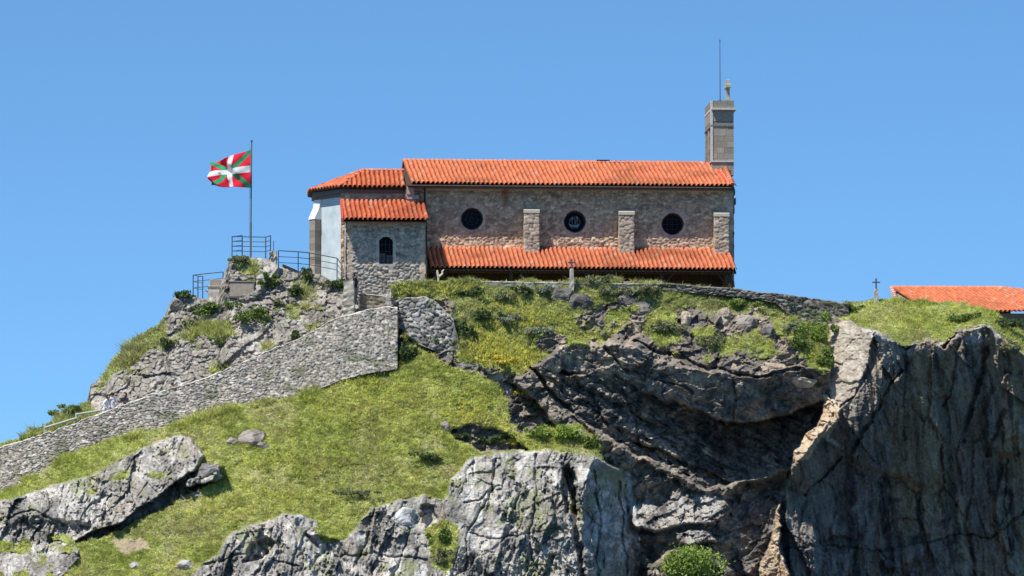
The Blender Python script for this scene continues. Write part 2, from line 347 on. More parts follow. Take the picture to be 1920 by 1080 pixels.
CAVE = [(1000, 685), (1060, 705), (1150, 700), (1210, 735), (1270, 756), (1340, 780), (1400, 795), (1470, 782), (1560, 742), (1565, 775), (1530, 815), (1490, 862), (1480, 880), (1440, 890), (1400, 900), (1320, 920), (1270, 890), (1190, 850), (1110, 805), (1050, 755)]
layer(CAVE, [(1010, 692, -8.6), (1060, 715, -8.1), (1110, 795, -8.2), (1200, 760, -7.2), (1190, 845, -6.8), (1280, 800, -5.9), (1400, 830, -3.8), (1490, 810, -4.8), (1550, 760, -6.2), (1480, 870, -6.0), (1300, 900, -7.0), (1400, 895, -5.6), (1345, 900, -6.4)], 6)
layer(H, [(1020, 690, -8.6), (1090, 660, -8.0), (1180, 655, -8.4), (1300, 692, -8.9), (1400, 704, -9.1), (1560, 690, -8.6), (1150, 700, -8.0), (1210, 733, -7.9), (1400, 795, -7.8), (1270, 757, -7.8), (1550, 742, -7.6)], 5)
# lower apron right of the boulder
L = [(1110, 805), (1190, 848), (1250, 880), (1300, 920), (1345, 950), (1400, 905), (1485, 880), (1470, 950), (1465, 1300), (1190, 1300), (1195, 960), (1178, 885), (1130, 860)]
layer(L, [(1115, 810, -10.6), (1190, 850, -9.2), (1250, 882, -8.2), (1300, 930, -7.9), (1200, 960, -8.6), (1190, 1100, -9.5), (1350, 960, -7.9), (1400, 1090, -9.4), (1470, 950, -6.4), (1460, 1080, -7.6), (1400, 905, -5.6), (1480, 885, -6.0), (1350, 915, -6.6)], 14)
layer([(1165, 880), (1200, 862), (1245, 885), (1262, 925), (1240, 950), (1200, 940), (1175, 960)], [(1200, 880, -8.2), (1250, 930, -8.0), (1190, 950, -8.2)], 6)
layer([(1175, 945), (1215, 940), (1240, 960), (1300, 920), (1360, 928), (1372, 960), (1340, 985), (1300, 985), (1262, 990), (1225, 1000), (1190, 985)],
      [(1190, 950, -9.2), (1220, 998, -10.9), (1330, 928, -8.4), (1350, 980, -10.3), (1270, 960, -9.4)], 8)
layer([(1265, 1000), (1330, 995), (1345, 1015), (1300, 1028), (1270, 1020)], [(1270, 1000, -10.2), (1340, 1000, -10.3), (1300, 1028, -11.2)], 6)
layer([(1190, 1000), (1260, 1010), (1290, 1035), (1380, 1010), (1400, 1090), (1400, 1300), (1190, 1300)], [(1200, 1010, -9.6), (1390, 1020, -8.6), (1200, 1150, -8.8), (1390, 1150, -7.8)], 8)
layer([(1215, 1060), (1250, 1035), (1330, 1035), (1370, 1070), (1380, 1300), (1210, 1300)], [(1220, 1070, -11.5), (1290, 1045, -12.4), (1370, 1080, -11.5), (1290, 1150, -13.5)], 20)
# the great shaded cliff on the right
J = [(1622, 626), (1650, 626), (1680, 640), (1702, 655), (1740, 632), (1772, 650), (1800, 618), (1850, 612), (1900, 650), (1930, 672), (2010, 710), (2300, 800), (2300, 1300), (1463, 1300), (1463, 950), (1478, 885), (1500, 862), (1530, 822), (1568, 772), (1602, 742), (1622, 690)]
layer(J, [(1635, 630, -8.9), (1700, 655, -8.7), (1850, 618, -7.6), (1930, 672, -6.8), (1622, 720, -9.0), (1570, 785, -8.7), (1480, 900, -6.1), (1640, 860, -6.9), (1480, 1050, -6.9), (1700, 1080, -2.6), (1900, 860, -3.4), (1920, 1080, -0.6), (2100, 800, -3.4), (2100, 1200, 1.5)], 4)
mfl = layer([(1556, 610), (1600, 604), (1640, 622), (1628, 690), (1602, 742), (1568, 772), (1556, 745), (1558, 690)],
      [(1558, 615, -6.0), (1632, 626, -8.9), (1605, 735, -9.6), (1558, 700, -7.4), (1566, 768, -8.9)], 4)
mrg = layer([(1548, 738), (1578, 768), (1576, 786), (1552, 820), (1538, 822), (1516, 862), (1484, 868), (1488, 846), (1502, 838), (1512, 812), (1530, 800)],
      [(1548, 742, -8.2), (1578, 772, -9.9), (1512, 862, -9.9), (1486, 862, -8.2), (1520, 802, -8.2), (1550, 820, -10.0)], 3)
layer([(1482, 870), (1500, 864), (1535, 822), (1572, 790), (1590, 840), (1545, 890), (1510, 925), (1490, 915)], [(1500, 864, -9.0), (1570, 800, -8.9), (1510, 920, -6.6), (1585, 845, -7.4)], 4)
mfn = layer([(1462, 946), (1466, 960), (1464, 1030), (1490, 1100), (1490, 1300), (1400, 1300), (1422, 1080), (1428, 1050), (1448, 1010)],
      [(1462, 950, -9.6), (1464, 1060, -11.6), (1425, 1060, -9.0), (1480, 1150, -12), (1420, 1200, -10)], 3)
ck = np.zeros_like(U)
def crack(pts, w, depth):
    w = w*.75; depth = depth*.55
    '''a crack or seam: a thin polyline pushed into the rock'''
    global Y, ck
    d = np.full(U.shape, 1e9)
    for (ax, ay), (bx, by) in zip(pts[:-1], pts[1:]):
        ex, ey = bx-ax, by-ay; t = np.clip(((UW-ax)*ex+(VW-ay)*ey)/(ex*ex+ey*ey), 0, 1); d = np.minimum(d, np.hypot(UW-ax-t*ex, VW-ay-t*ey))
    m = sstep(w, w*.25, d); Y = Y+m*depth; ck = np.maximum(ck, m)
layer([(1600, 745), (1680, 640), (1700, 700), (1660, 800), (1610, 870), (1590, 850)], [(1600, 750, -9.3), (1685, 650, -8.8), (1690, 760, -8.6), (1605, 860, -7.9)], 6)
layer([(1585, 850), (1640, 770), (1700, 700), (1770, 720), (1780, 880), (1720, 925), (1690, 892), (1625, 888)], [(1600, 860, -7.6), (1700, 710, -8.3), (1770, 730, -7.4), (1770, 880, -6.4), (1640, 880, -6.9)], 5)
layer([(1855, 745), (1890, 700), (1960, 700), (1960, 830), (1890, 850), (1850, 830)], [(1860, 750, -6.9), (1950, 710, -6.0), (1870, 840, -5.6), (1950, 830, -5.0)], 5)
layer([(1640, 1035), (1742, 1020), (1725, 1050), (1665, 1072)], [(1640, 1035, -4.6), (1742, 1020, -3.6), (1690, 1070, -4.2)], 4)
layer([(1528, 1012), (1560, 1005), (1600, 1012), (1590, 1034), (1540, 1036)], [(1530, 1012, -5.0), (1600, 1012, -4.6), (1560, 1036, -5.0)], 4)
crack([(1062, 880), (1078, 930), (1082, 1000), (1090, 1100)], 13, 2.2)
for c_ in (([(1850, 650), (1835, 720), (1812, 790), (1805, 830)], 9, 1.3), ([(1882, 770), (1868, 810), (1855, 850)], 7, 1.0), ([(1690, 690), (1660, 740), (1625, 800), (1592, 855), (1610, 885), (1690, 892)], 6, 1.0), ([(1765, 830), (1768, 900), (1755, 960)], 5, .7),
           ([(1575, 860), (1540, 895), (1505, 925)], 6, .9), ([(1690, 895), (1720, 925), (1762, 930)], 5, .6), ([(1470, 1030), (1530, 1022), (1600, 1026), (1650, 1035)], 4, .5), ([(1742, 1020), (1800, 1000), (1860, 1010), (1920, 960)], 4, .6), ([(1700, 660), (1690, 760), (1700, 860)], 5, .5), ([(1800, 640), (1790, 700), (1770, 760)], 5, .6),
           ([(1820, 830), (1825, 900), (1810, 990), (1830, 1080)], 5, .6), ([(1890, 860), (1880, 940), (1900, 1040)], 5, .6), ([(1510, 930), (1500, 1000), (1520, 1080)], 5, .5), ([(1600, 930), (1610, 1000), (1600, 1080)], 4, .4),
           ([(995, 690), (1040, 740), (1085, 790), (1110, 812)], 7, 1.2), ([(1130, 650), (1160, 690), (1230, 712), (1300, 735)], 5, .6), ([(1370, 700), (1380, 750), (1372, 790)], 5, .5), ([(1190, 640), (1240, 660), (1330, 690), (1420, 705), (1500, 695)], 6, .8),
           ([(1060, 700), (1110, 740), (1140, 800)], 7, .8), ([(1160, 720), (1190, 780), (1200, 840)], 6, .6), ([(870, 940), (900, 935), (940, 910)], 4, .5), ([(1000, 850), (1010, 920), (990, 1000), (1010, 1080)], 4, .6), ([(930, 860), (925, 920), (880, 990), (870, 1080)], 4, .6),
           ([(880, 1000), (950, 1010), (1050, 990)], 3.5, .35), ([(1110, 880), (1125, 960), (1120, 1080)], 5, .7), ([(1160, 900), (1165, 980), (1175, 1080)], 5, .7), ([(0, 975), (60, 960), (120, 985)], 5, .5), ([(110, 905), (130, 950), (120, 990)], 4, .4), ([(250, 860), (230, 900), (250, 940)], 4, .4),
           ([(470, 1000), (500, 1040), (480, 1080)], 5, .6), ([(540, 965), (560, 1010), (545, 1080)], 4, .5), ([(700, 960), (690, 1010), (660, 1080)], 4, .6), ([(760, 940), (765, 1000), (740, 1080)], 4, .5), ([(380, 1060), (450, 1040), (560, 1060)], 4, .4), ([(640, 1045), (700, 1035), (800, 1050)], 4, .4)):
    crack(*c_)
layer([(1590, 860), (1650, 880), (1680, 885), (1720, 905), (1760, 925), (1780, 930), (1780, 1000), (1700, 1010), (1600, 960)],[(1600, 880, -6.2), (1760, 930, -4.3), (1700, 1000, -3.9)], 10, amt=0.6)

# ---- surface kinds (0..1 masks)
def pm(poly, w=6): return sstep(-w/2, w/2, poly_sd(poly, UW, VW))
m_mound = np.where((U < 748) & (V < interp(WALL_TOP, U)+4), 1.0, 0.0)
m_D = pm(D); m_E = pm(E); m_F = np.maximum(pm(Fb), pm(F2)); m_J = pm(J, 3); m_cave = np.maximum(pm(CAVE), pm(H)); m_L = pm(L)
lime = np.clip(m_D+m_E+m_F+pm(DGAP), 0, 1)
G_UP = [(735, 500), (1240, 500), (1240, 535), (1400, 545), (1500, 585), (1560, 600), (1565, 640), (1545, 670), (1505, 640), (1470, 590), (1350, 590), (1300, 575), (1230, 590), (1180, 560), (1150, 560), (1110, 580), (1000, 640), (990, 690), (980, 700), (900, 690), (860, 680), (850, 570), (830, 560), (735, 556)]
g_up = pm(G_UP, 14)
g_cap = pm([(1560, 540), (2300, 540), (2300, 760), (1930, 672), (1900, 645), (1850, 608), (1800, 614), (1770, 640), (1740, 628), (1700, 650), (1650, 622), (1600, 604), (1572, 600)], 8)
g_low = pm(G1, 4)*(1-lime)*(1-pm([(850, 690), (905, 680), (985, 690), (1050, 760), (1095, 800), (1010, 800), (975, 812), (955, 790), (950, 740), (925, 715)], 8))
g_low = g_low*(1-pm([(845, 806), (880, 798), (930, 802), (960, 818), (990, 842), (900, 846), (862, 830)], 5))*(1-m_L)*np.where(V > 0, 1, 0)
g_cracks = np.maximum.reduce([pm(q, 8) for q in ([(990, 815), (1010, 795), (1085, 795), (1130, 835), (1120, 852), (1050, 848)], [(800, 985), (830, 970), (860, 985), (855, 1030), (840, 1080), (810, 1060)],
                                                 [(1210, 590), (1260, 580), (1280, 640), (1240, 650), (1205, 620)], [(1300, 620), (1340, 610), (1345, 640), (1305, 645)],
                                                 [(1470, 600), (1555, 605), (1560, 660), (1550, 700), (1520, 690), (1480, 630)],
                                                 [(755, 600), (775, 640), (830, 680), (850, 690), (760, 690)], [(590, 985), (650, 990), (640, 1015), (600, 1020)])]+[pm([(-60, 1015), (130, 1000), (150, 1045), (110, 1090), (60, 1200), (-60, 1200)], 10)*sstep(-.02, .2, fbm(X*1.1, Z*1.3, 66, 4, .6)), pm([(150, 925), (300, 850), (330, 900), (200, 940)], 10)*sstep(.22, .4, fbm(X*1.1, Z*1.6, 67, 4, .6))])
g_left = pm([(195, 700), (240, 640), (312, 595), (312, 640), (270, 665), (215, 700), (185, 730)], 10)+pm([(-200, 880), (60, 800), (160, 745), (190, 775), (60, 830), (-200, 930)], 6)
weeds = sstep(0.26, 0.46, fbm(X*0.7, Z*0.9, 71, 4))
g_m = m_mound*np.clip(weeds*0.75*sstep(760, 560, V)+g_left, 0, 1)
g_mid = pm([(980, 580), (1100, 590), (1230, 560), (1400, 560), (1560, 600), (1560, 690), (1460, 680), (1300, 680), (1180, 640), (1050, 650), (990, 690)], 14)
gmask = np.clip(g_mid*sstep(0.0, 0.22, fbm(X*0.9+3, Z*1.0, 62, 4, .6)) + g_up*sstep(-0.55, -0.15, fbm(X*0.8, Z*0.8, 61, 4)+0.4*(1-sstep(900, 1250, U))) + g_cap + g_low + g_cracks, 0, 1)
gmask = gmask*(1-m_mound*np.where(U < 730, 1, 0))+g_m
gmask = np.clip(gmask*(1-mfl)*(1-mrg)*(1-np.clip(lime-g_cracks, 0, 1)), 0, 1)
bare = sstep(0.30, 0.5, fbm(X*0.5+7, Z*0.6, 65, 3))*0.5*g_low
bare = np.maximum(bare, pm([(205, 1015), (270, 1005), (285, 1030), (230, 1040)], 8))

# ---- relief detail
rk = 1-gmask*0.85
wx = X+0.35*fbm(X*0.6, Z*0.6, 81, 3); wz = Z+0.35*fbm(X*0.6+5, Z*0.6, 82, 3)
fa, ea, ca = facets(wx, wz, 2.4, 1.3, 0.5, 101, 0.5, 0.7)
fb_, eb, cb = facets(wx, wz, 0.9, 0.5, 0.5, 102, 0.5, 0.9)
fc_, ec, cc = facets(wx, wz, 0.36, 0.22, 0.3, 103, 0.5, 1.0)
fd_, ed, cdd = facets(wx, wz, 0.15, 0.11, 0.0, 104, 0.5, 1.0)
rel = 0.55*fa+0.36*fb_+0.17*fc_+0.07*fd_ + 0.16*fbm(X*2.5, Z*2.5, 83, 5, 0.65)-0.10*sstep(.10, 0, eb)-0.06*sstep(.12, 0, ec)
# pale limestone: tall weathered flutes and pits
fl1, fe1, fcx = facets(wx, wz, 0.9, 2.2, -0.25, 111, 0.5, 0.8)
fl2, fe2, _ = facets(wx, wz, 0.30, 0.75, -0.2, 112, 0.5, 0.9)
fl3, fe3, _ = facets(wx, wz, 0.14, 0.25, -0.1, 113, 0.5, 1.0)
rl = 0.46*fl1+0.28*fl2+0.14*fl3+0.14*fbm(X*1.6, Z*1.0, 84, 6, 0.7)+0.05*fd_+0.10*sstep(.2, .5, fbm(X*3, Z*1.6, 91, 4, .6))
# shaded cliff: big vertical folds
lean = X+0.10*Z
fj1, je1, jc1 = facets(lean+0.5*fbm(X*0.4, Z*0.25, 85, 3), Z, 2.1, 6.5, 0.0, 121, 0.5, 1.0)
fj2, je2, jc2 = facets(lean+0.3*fbm(X*0.8, Z*0.4, 86, 3), Z, 0.8, 2.6, 0.0, 122, 0.5, 0.9)
fj3, je3, jc3 = facets(wx, wz, 0.35, 0.8, 0.2, 123, 0.5, 0.9)
fj4, je4, jc4 = facets(lean+0.2*fbm(X*1.2, Z*0.6, 95, 3), Z, 0.30, 1.7, 0.0, 124, 0.5, 0.9)
rj = 0.12*fj4+0.75*fj1+0.36*fj2+0.14*fj3+0.05*fd_+0.9*np.abs(fbm(lean*0.55, Z*0.10, 93, 4, .6))+0.45*fbm(lean*1.2+4, Z*0.35, 87, 6, 0.65)+.10*fbm(X*4, Z*3, 94, 4, .65)
st1, se1, sc1 = facets(wx, wz, 3.2, 0.55, -0.55, 141, 0.5, 0.8); st2, se2, sc2 = facets(wx, wz, 1.1, 0.28, -0.45, 142, 0.5, 0.9)
rcv = 0.60*st1+0.42*st2+0.30*fb_+0.20*fc_+0.09*fd_+0.30*fbm(X*1.4, Z*1.8, 92, 6, 0.7)
# mound: laid and natural rubble
m1, me_, mc = facets(wx, wz, 0.34, 0.22, 0.15, 131, 0.5, 0.5)
m2_, me2, mc2 = facets(wx+3, wz, 0.17, 0.12, 0.1, 133, 0.5, 0.5)
laid = sstep(-.12, .2, fbm(X*.55+14, Z*.7, 134, 4)); rm = 0.24*facets(wx, wz, 1.6, 1.1, 0.3, 132, 0.5, 0.7)[0]+(0.16*m1-0.08*sstep(0.02, 0.25, me_))*laid+(.55*rel)*(1-laid)+0.08*m2_+0.26*fbm(X*0.9, Z*0.9, 88, 5, .6)
soil = 0.16*fbm(X*1.2, Z*1.2, 89, 5, 0.55)+0.05*fbm(X*6, Z*6, 90, 2)
rough = 0.35+0.85*sstep(-.25, .35, fbm(X*.7+2, Z*.6, 96, 3)); rl = rl*rough+.22*facets(wx, wz, 1.9, 1.5, .6, 114, .4, .8)[0]
ltot = np.clip(lime, 0, 1); jt = m_J*(1-mfl)
detail = rel*(1-ltot)*(1-jt)*(1-m_mound)+rl*ltot+rj*jt+rm*m_mound*(1-ltot)
mcv = m_cave*(1-pm(H)*.6); detail = (detail*(1-mcv)+rcv*mcv)*(1-.38*pm(H))*(1-.62*mfl)*(1-.4*mrg)
sil = sstep(0, 0.03, sv)[:, None]
wallzone = np.where(U < 748, 1, 0)*sstep(-2, 3, V-interp(WALL_TOP, U))*sstep(6, -2, V-interp(WALL_BOT, U))
Yd = Y+(detail*rk+soil*gmask)*(0.35+0.65*sil)*(1-wallzone)
Yd = Yd+0.6*wallzone

# ---- colours of the ground
def rgb(*c): return np.array(c, float)
n1 = fbm(X*0.6, Z*0.6, 201, 5, 0.6); n2 = fbm(X*2.2, Z*2.2, 202, 5, 0.65); n3 = fbm(X*7, Z*7, 203, 3, 0.7); n4 = fbm(X*1.1+30, Z*0.3, 204, 4)
c_gen = mixc(rgb(.20, .175, .15), rgb(.36, .295, .225), sstep(-0.2, 0.6, n1+0.6*n2+.3*n3)); c_gen = mixc(c_gen, rgb(.12, .11, .10), 0.6*sstep(0.0, 0.6, n4+0.3*n2))
c_gen = c_gen*(0.75+0.5*cc[..., None])
c_lim = mixc(rgb(.22, .205, .185), rgb(.46, .435, .39), sstep(-0.4, 0.5, n2+0.4*n1+0.6*n3)); c_lim = c_lim*(.8+.4*fcx)[..., None]; c_lim = mixc(c_lim, rgb(.08, .078, .072), 0.7*sstep(0.05, 0.45, -n1+0.9*n3-0.05)); c_lim = mixc(c_lim, rgb(.62, .60, .56), 0.6*sstep(0.25, 0.5, fbm(X*1.2+20, Z*0.9, 210, 5, .65)))
c_lim = mixc(c_lim, rgb(.34, .29, .23), 0.4*sstep(0.2, 0.5, fbm(X*0.8+50, Z*0.8, 205, 3)))
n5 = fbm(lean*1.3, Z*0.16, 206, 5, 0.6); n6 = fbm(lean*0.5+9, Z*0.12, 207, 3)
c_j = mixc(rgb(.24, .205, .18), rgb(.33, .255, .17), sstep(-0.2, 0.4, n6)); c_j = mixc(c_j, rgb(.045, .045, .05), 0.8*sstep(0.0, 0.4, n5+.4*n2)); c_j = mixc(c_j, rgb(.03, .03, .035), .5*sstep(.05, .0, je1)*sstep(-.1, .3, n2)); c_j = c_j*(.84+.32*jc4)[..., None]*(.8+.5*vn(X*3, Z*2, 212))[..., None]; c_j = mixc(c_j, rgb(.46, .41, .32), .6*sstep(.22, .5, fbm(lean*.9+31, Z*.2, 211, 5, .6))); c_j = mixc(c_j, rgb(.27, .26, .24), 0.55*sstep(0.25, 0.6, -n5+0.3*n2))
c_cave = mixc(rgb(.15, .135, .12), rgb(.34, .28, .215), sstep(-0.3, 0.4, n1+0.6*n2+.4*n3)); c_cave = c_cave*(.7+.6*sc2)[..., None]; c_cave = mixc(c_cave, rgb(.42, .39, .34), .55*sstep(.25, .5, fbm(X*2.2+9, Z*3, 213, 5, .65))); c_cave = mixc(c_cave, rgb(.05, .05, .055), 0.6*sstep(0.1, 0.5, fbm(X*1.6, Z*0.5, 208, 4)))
c_m = mixc(rgb(.28, .25, .215), rgb(.48, .44, .385), mc*.6+mc2*.4); c_m = mixc(c_m, rgb(.14, .125, .10), 0.5*sstep(-0.05, 0.5, n2)); c_m = mixc(c_m, rgb(.66, .64, .60), 0.5*sstep(0.25, 0.6, n1+n3*0.4)); c_m = c_m*(1-laid*.45*(1-sstep(0.02, 0.16, me_)))[..., None]*(.88+.3*cc*(1-laid))[..., None]
C = c_gen.copy()
C = mixc(C, rgb(.17, .165, .155), 0.0*X)
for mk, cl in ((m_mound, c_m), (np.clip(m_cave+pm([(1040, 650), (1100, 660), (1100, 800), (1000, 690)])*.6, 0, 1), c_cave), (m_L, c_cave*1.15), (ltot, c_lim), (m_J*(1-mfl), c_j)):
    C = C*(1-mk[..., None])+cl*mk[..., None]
C = mixc(C, mixc(rgb(.36, .305, .24), rgb(.54, .47, .38), sstep(-.3, .4, n2)), mfl*0.95)
C = mixc(C, rgb(.30, .25, .17), .55*pm([(1600, 860), (1640, 770), (1700, 700), (1790, 700), (1860, 740), (1850, 830), (1760, 930), (1690, 892)], 30)*sstep(-.3, .3, n2+.5*n5))
C = mixc(C, rgb(.60, .60, .58), .8*pm([(1545, 819), (1562, 822), (1582, 838), (1578, 846), (1566, 834), (1546, 826)], 3))
C = mixc(C, mixc(rgb(.52, .37, .23), rgb(.62, .50, .36), sstep(-.3, .4, n2)), np.maximum(mrg, mfn)*0.9)
# pale rims of the cliff top; sunlit patches on the apron painted paler
C = mixc(C, rgb(.55, .53, .50), 0.7*sstep(-6, 4, poly_sd([(1622, 616), (1650, 618), (1740, 622), (1772, 640), (1800, 608), (1860, 604), (1880, 630), (1850, 640), (1800, 650), (1770, 660), (1700, 662), (1650, 640)], UW, VW))*sstep(-.1, .3, n2))
C = mixc(C, rgb(.44, .43, .40), 0.75*pm([(1180, 940), (1300, 920), (1375, 930), (1360, 985), (1340, 1020), (1260, 1025), (1190, 990)], 16)*sstep(-.3, .2, n2))
sg = mixc(rgb(.22, .27, .08), rgb(.35, .38, .14), sstep(-.3, .4, n2)); sg = mixc(sg, rgb(.36, .29, .19), bare)
C = mixc(C, sg, np.clip(gmask*(1-0.2*rk), 0, 1))
C = C*(0.85+0.3*vn(X*14, Z*14, 209))[..., None]
moss = ltot*sstep(.12, .4, fbm(X*.9+60, Z*.8, 220, 5, .65)+.15*n3)
C = mixc(C, rgb(.20, .21, .11), .75*moss)
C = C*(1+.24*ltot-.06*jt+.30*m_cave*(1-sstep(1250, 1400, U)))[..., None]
C = np.clip(C, 0.01, 0.8)

PW = P(U, V, Yd)
# back rows: plateau behind the skyline, and rows down to the sea in front
drop = np.where((uu > 728) & (uu < 1600), 1.25, 0.15)+np.where((uu > 655) & (uu <= 728), 0.3, 0)
top = PW[0]
def row(dy, dz, zfloor=None):
    r = top.copy(); r[:, 1] += dy; r[:, 2] += dz; return r
back = [row(90, -66), row(45, -26), row(24, 0)-np.stack([0*uu, 0*uu, np.where(uu < 400, 9, drop+0.4)], -1), row(9, 0)-np.stack([0*uu, 0*uu, np.where(uu < 165, 3.5, np.where(uu < 330, 5.0, drop))], -1),
        row(1.2, 0)-np.stack([0*uu, 0*uu, np.where(uu < 330, 0.5, drop)], -1), row(0.45, 0.0)]
last = PW[-1]
front = []
for dz, dy in ((-4, -3), (-12, -8), (-24, -14), (-50, -24)):
    r = last.copy(); r[:, 2] += dz; r[:, 1] += dy; front.append(r)
ALL = np.concatenate([np.stack(back), PW, np.stack(front)]); CA = np.concatenate([np.repeat(C[:1]*0.9, len(back), 0), C, np.repeat(C[-1:], len(front), 0)])
cliff = mesh_np('hill', ALL, grid_faces(*ALL.shape[:2]), 'ground', CA)
tag(cliff, kind='structure')
sea = MB(); sea.add([(-9000, -9000, -55), (9000, -9000, -55), (9000, 9000, -55), (-9000, 9000, -55)], [(0, 1, 2, 3)])
tag(sea.build('sea', 'sea'), kind='structure')

def ground_at(u, v):
    """terrain point under photo pixel (u, v)"""
    i = int(np.argmin(np.abs(uu-u))); s = (v-topv[i])/(1165-topv[i]); j = int(np.clip(round(s*(NV-1)), 0, NV-1))
    return Vector(PW[j, i].tolist())

# ------------------------------------------------------------------ grass (nobody could count it)
def blades(name, n, prob, height, colfun, nb=5, seed=5, wid=0.032):
    r = np.random.default_rng(seed)
    p = prob*(V < 1100)*(U > -60)*(U < 1985)
    cell = (1165-topv)[None, :]/NV*p                  # area weighting
    cp = np.cumsum(cell.ravel()); idx = np.searchsorted(cp, r.random(n)*cp[-1]); idx = np.minimum(idx, cp.size-1)
    jj, ii = np.unravel_index(idx, p.shape)
    b = PW[jj, ii]+np.stack([(r.random(n)-.5)*.08, (r.random(n)-.5)*.05, -0.02*np.ones(n)], -1)
    b = np.repeat(b, nb, 0); nn = n*nb
    b = b+np.stack([(r.random(nn)-.5)*.16, (r.random(nn)-.5)*.10, (r.random(nn)-.5)*.02], -1)
    h = np.repeat(height(jj, ii, r), nb)*(0.6+0.7*r.random(nn)); a = r.random(nn)*2*np.pi; l = 0.4+1.3*r.random(nn)
    tip = b+np.stack([np.cos(a)*l*h, np.sin(a)*l*h-0.15*h, h], -1)
    t2 = r.random(nn)*np.pi; ww = wid*(0.6+0.8*r.random(nn))
    s = np.stack([np.cos(t2)*ww, np.sin(t2)*ww*0.6, 0*ww], -1)
    vs = np.stack([b-s, b+s, tip], 1).reshape(-1, 3)
    c = colfun(np.repeat(jj, nb), np.repeat(ii, nb), r)
    cs = np.repeat(c, 3, 0)
    o = mesh_np(name, vs, np.arange(nn*3).reshape(-1, 3), 'blade', cs, face_n=3)
    return o
gn3 = fbm(X*4.5, Z*6, 304, 3, .7); gn1 = fbm(X*0.55, Z*0.9, 301, 4); gn2 = fbm(X*2.0, Z*2.6, 302, 4); dryn = fbm(X*0.4+11, Z*0.7, 303, 4)
upper = np.clip(g_up+g_m, 0, 1)
def colg(j, i, r):
    n = len(j); k = r.random(n)
    c = mixc((.42, .47, .11), (.72, .71, .27), sstep(-.6, .7, .8*gn1[j, i]+.9*(k-.5)+.15*gn2[j, i]))
    c = mixc(c, (.17, .23, .08), .3*sstep(.1, .5, gn2[j, i])*(k > .3))
    c = mixc(c, (.50, .46, .24), .6*sstep(.16, .5, dryn[j, i]+.35*(r.random(n)-.5)))
    c = mixc(c, (.29, .32, .20), .65*upper[j, i]*(r.random(n) < .55))
    return c*(0.62+0.85*r.random(n)**1.2)[:, None]*(.8+.4*sstep(-.2,.3,gn3[j, i]))[:, None]  # spread of blade brightness also paints the shadow speckle in the grass
nearwall = sstep(16, 4, V-interp(WALL_BOT, U))*np.where(U < 746, 1, 0)*sstep(-.15, .2, fbm(X*1.2, X*0, 310, 3))
edgetall = (V-topv[None, :] < 6)*sstep(0.0, .3, fbm(X*1.5, X*0, 311, 3))*(U > 735)
gr = blades('grass', 115000, gmask**1.5*(1-bare)*(0.6+0.4*sstep(-0.5, 0.1, gn2)), lambda j, i, r: (0.06+0.05*sstep(-.2, .5, gn2[j, i])+0.22*nearwall[j, i]+0.12*edgetall[j, i])*(1+0.5*(r.random(len(j)) > .9)), colg, 5, 5, 0.028)
tag(gr, 'short bright green grass covering the sunlit slopes', 'grass', kind='stuff')
# yellow and white flowers
yspots = [(770, 545, 40, 14), (830, 540, 60, 10), (930, 660, 50, 20), (980, 680, 30, 15), (900, 630, 40, 20), (960, 590, 60, 30), (870, 770, 40, 30), (900, 810, 60, 20), (620, 640, 30, 10), (700, 720, 60, 20), (560, 870, 80, 25), (530, 930, 60, 12), (700, 760, 140, 30),
          (500, 740, 40, 10), (985, 740, 25, 20), (820, 660, 30, 20), (1700, 600, 120, 15), (300, 860, 60, 20), (1010, 600, 60, 20), (960, 826, 20, 10), (340, 1060, 40, 10), (430, 960, 80, 20)]
yw = sum(np.exp(-((U-a)/c_)**2-((V-b)/d_)**2)*wt for (a, b, c_, d_), wt in zip(yspots, [.9, 1.2, 3, 2.2, 1.2, .8, .8, .8, 1, .5, .4, .7, .3, .8, 2, .8, .25, .2, .6, 1.5, .6, .3]))
fl = blades('flowers', 3400, np.clip(yw, 0, 3)*gmask, lambda j, i, r: 0.14+0.1*r.random(len(j)), lambda j, i, r: mixc((.62, .60, .12), (.80, .76, .20), r.random(len(j)))*(0.8+.4*r.random(len(j)))[:, None], 3, 9, 0.04)
tag(fl, 'patches of small yellow flowers in the grass', 'flowers', kind='stuff')
wf = blades('white_flowers', 500, g_low*sstep(0.0, .4, gn1), lambda j, i, r: 0.16+0.06*r.random(len(j)), lambda j, i, r: np.ones((len(j), 3))*np.array([.6, .6, .5]), 1, 10, 0.045)
tag(wf, 'scattered tiny white flowers in the lower grass', 'flowers', kind='stuff')

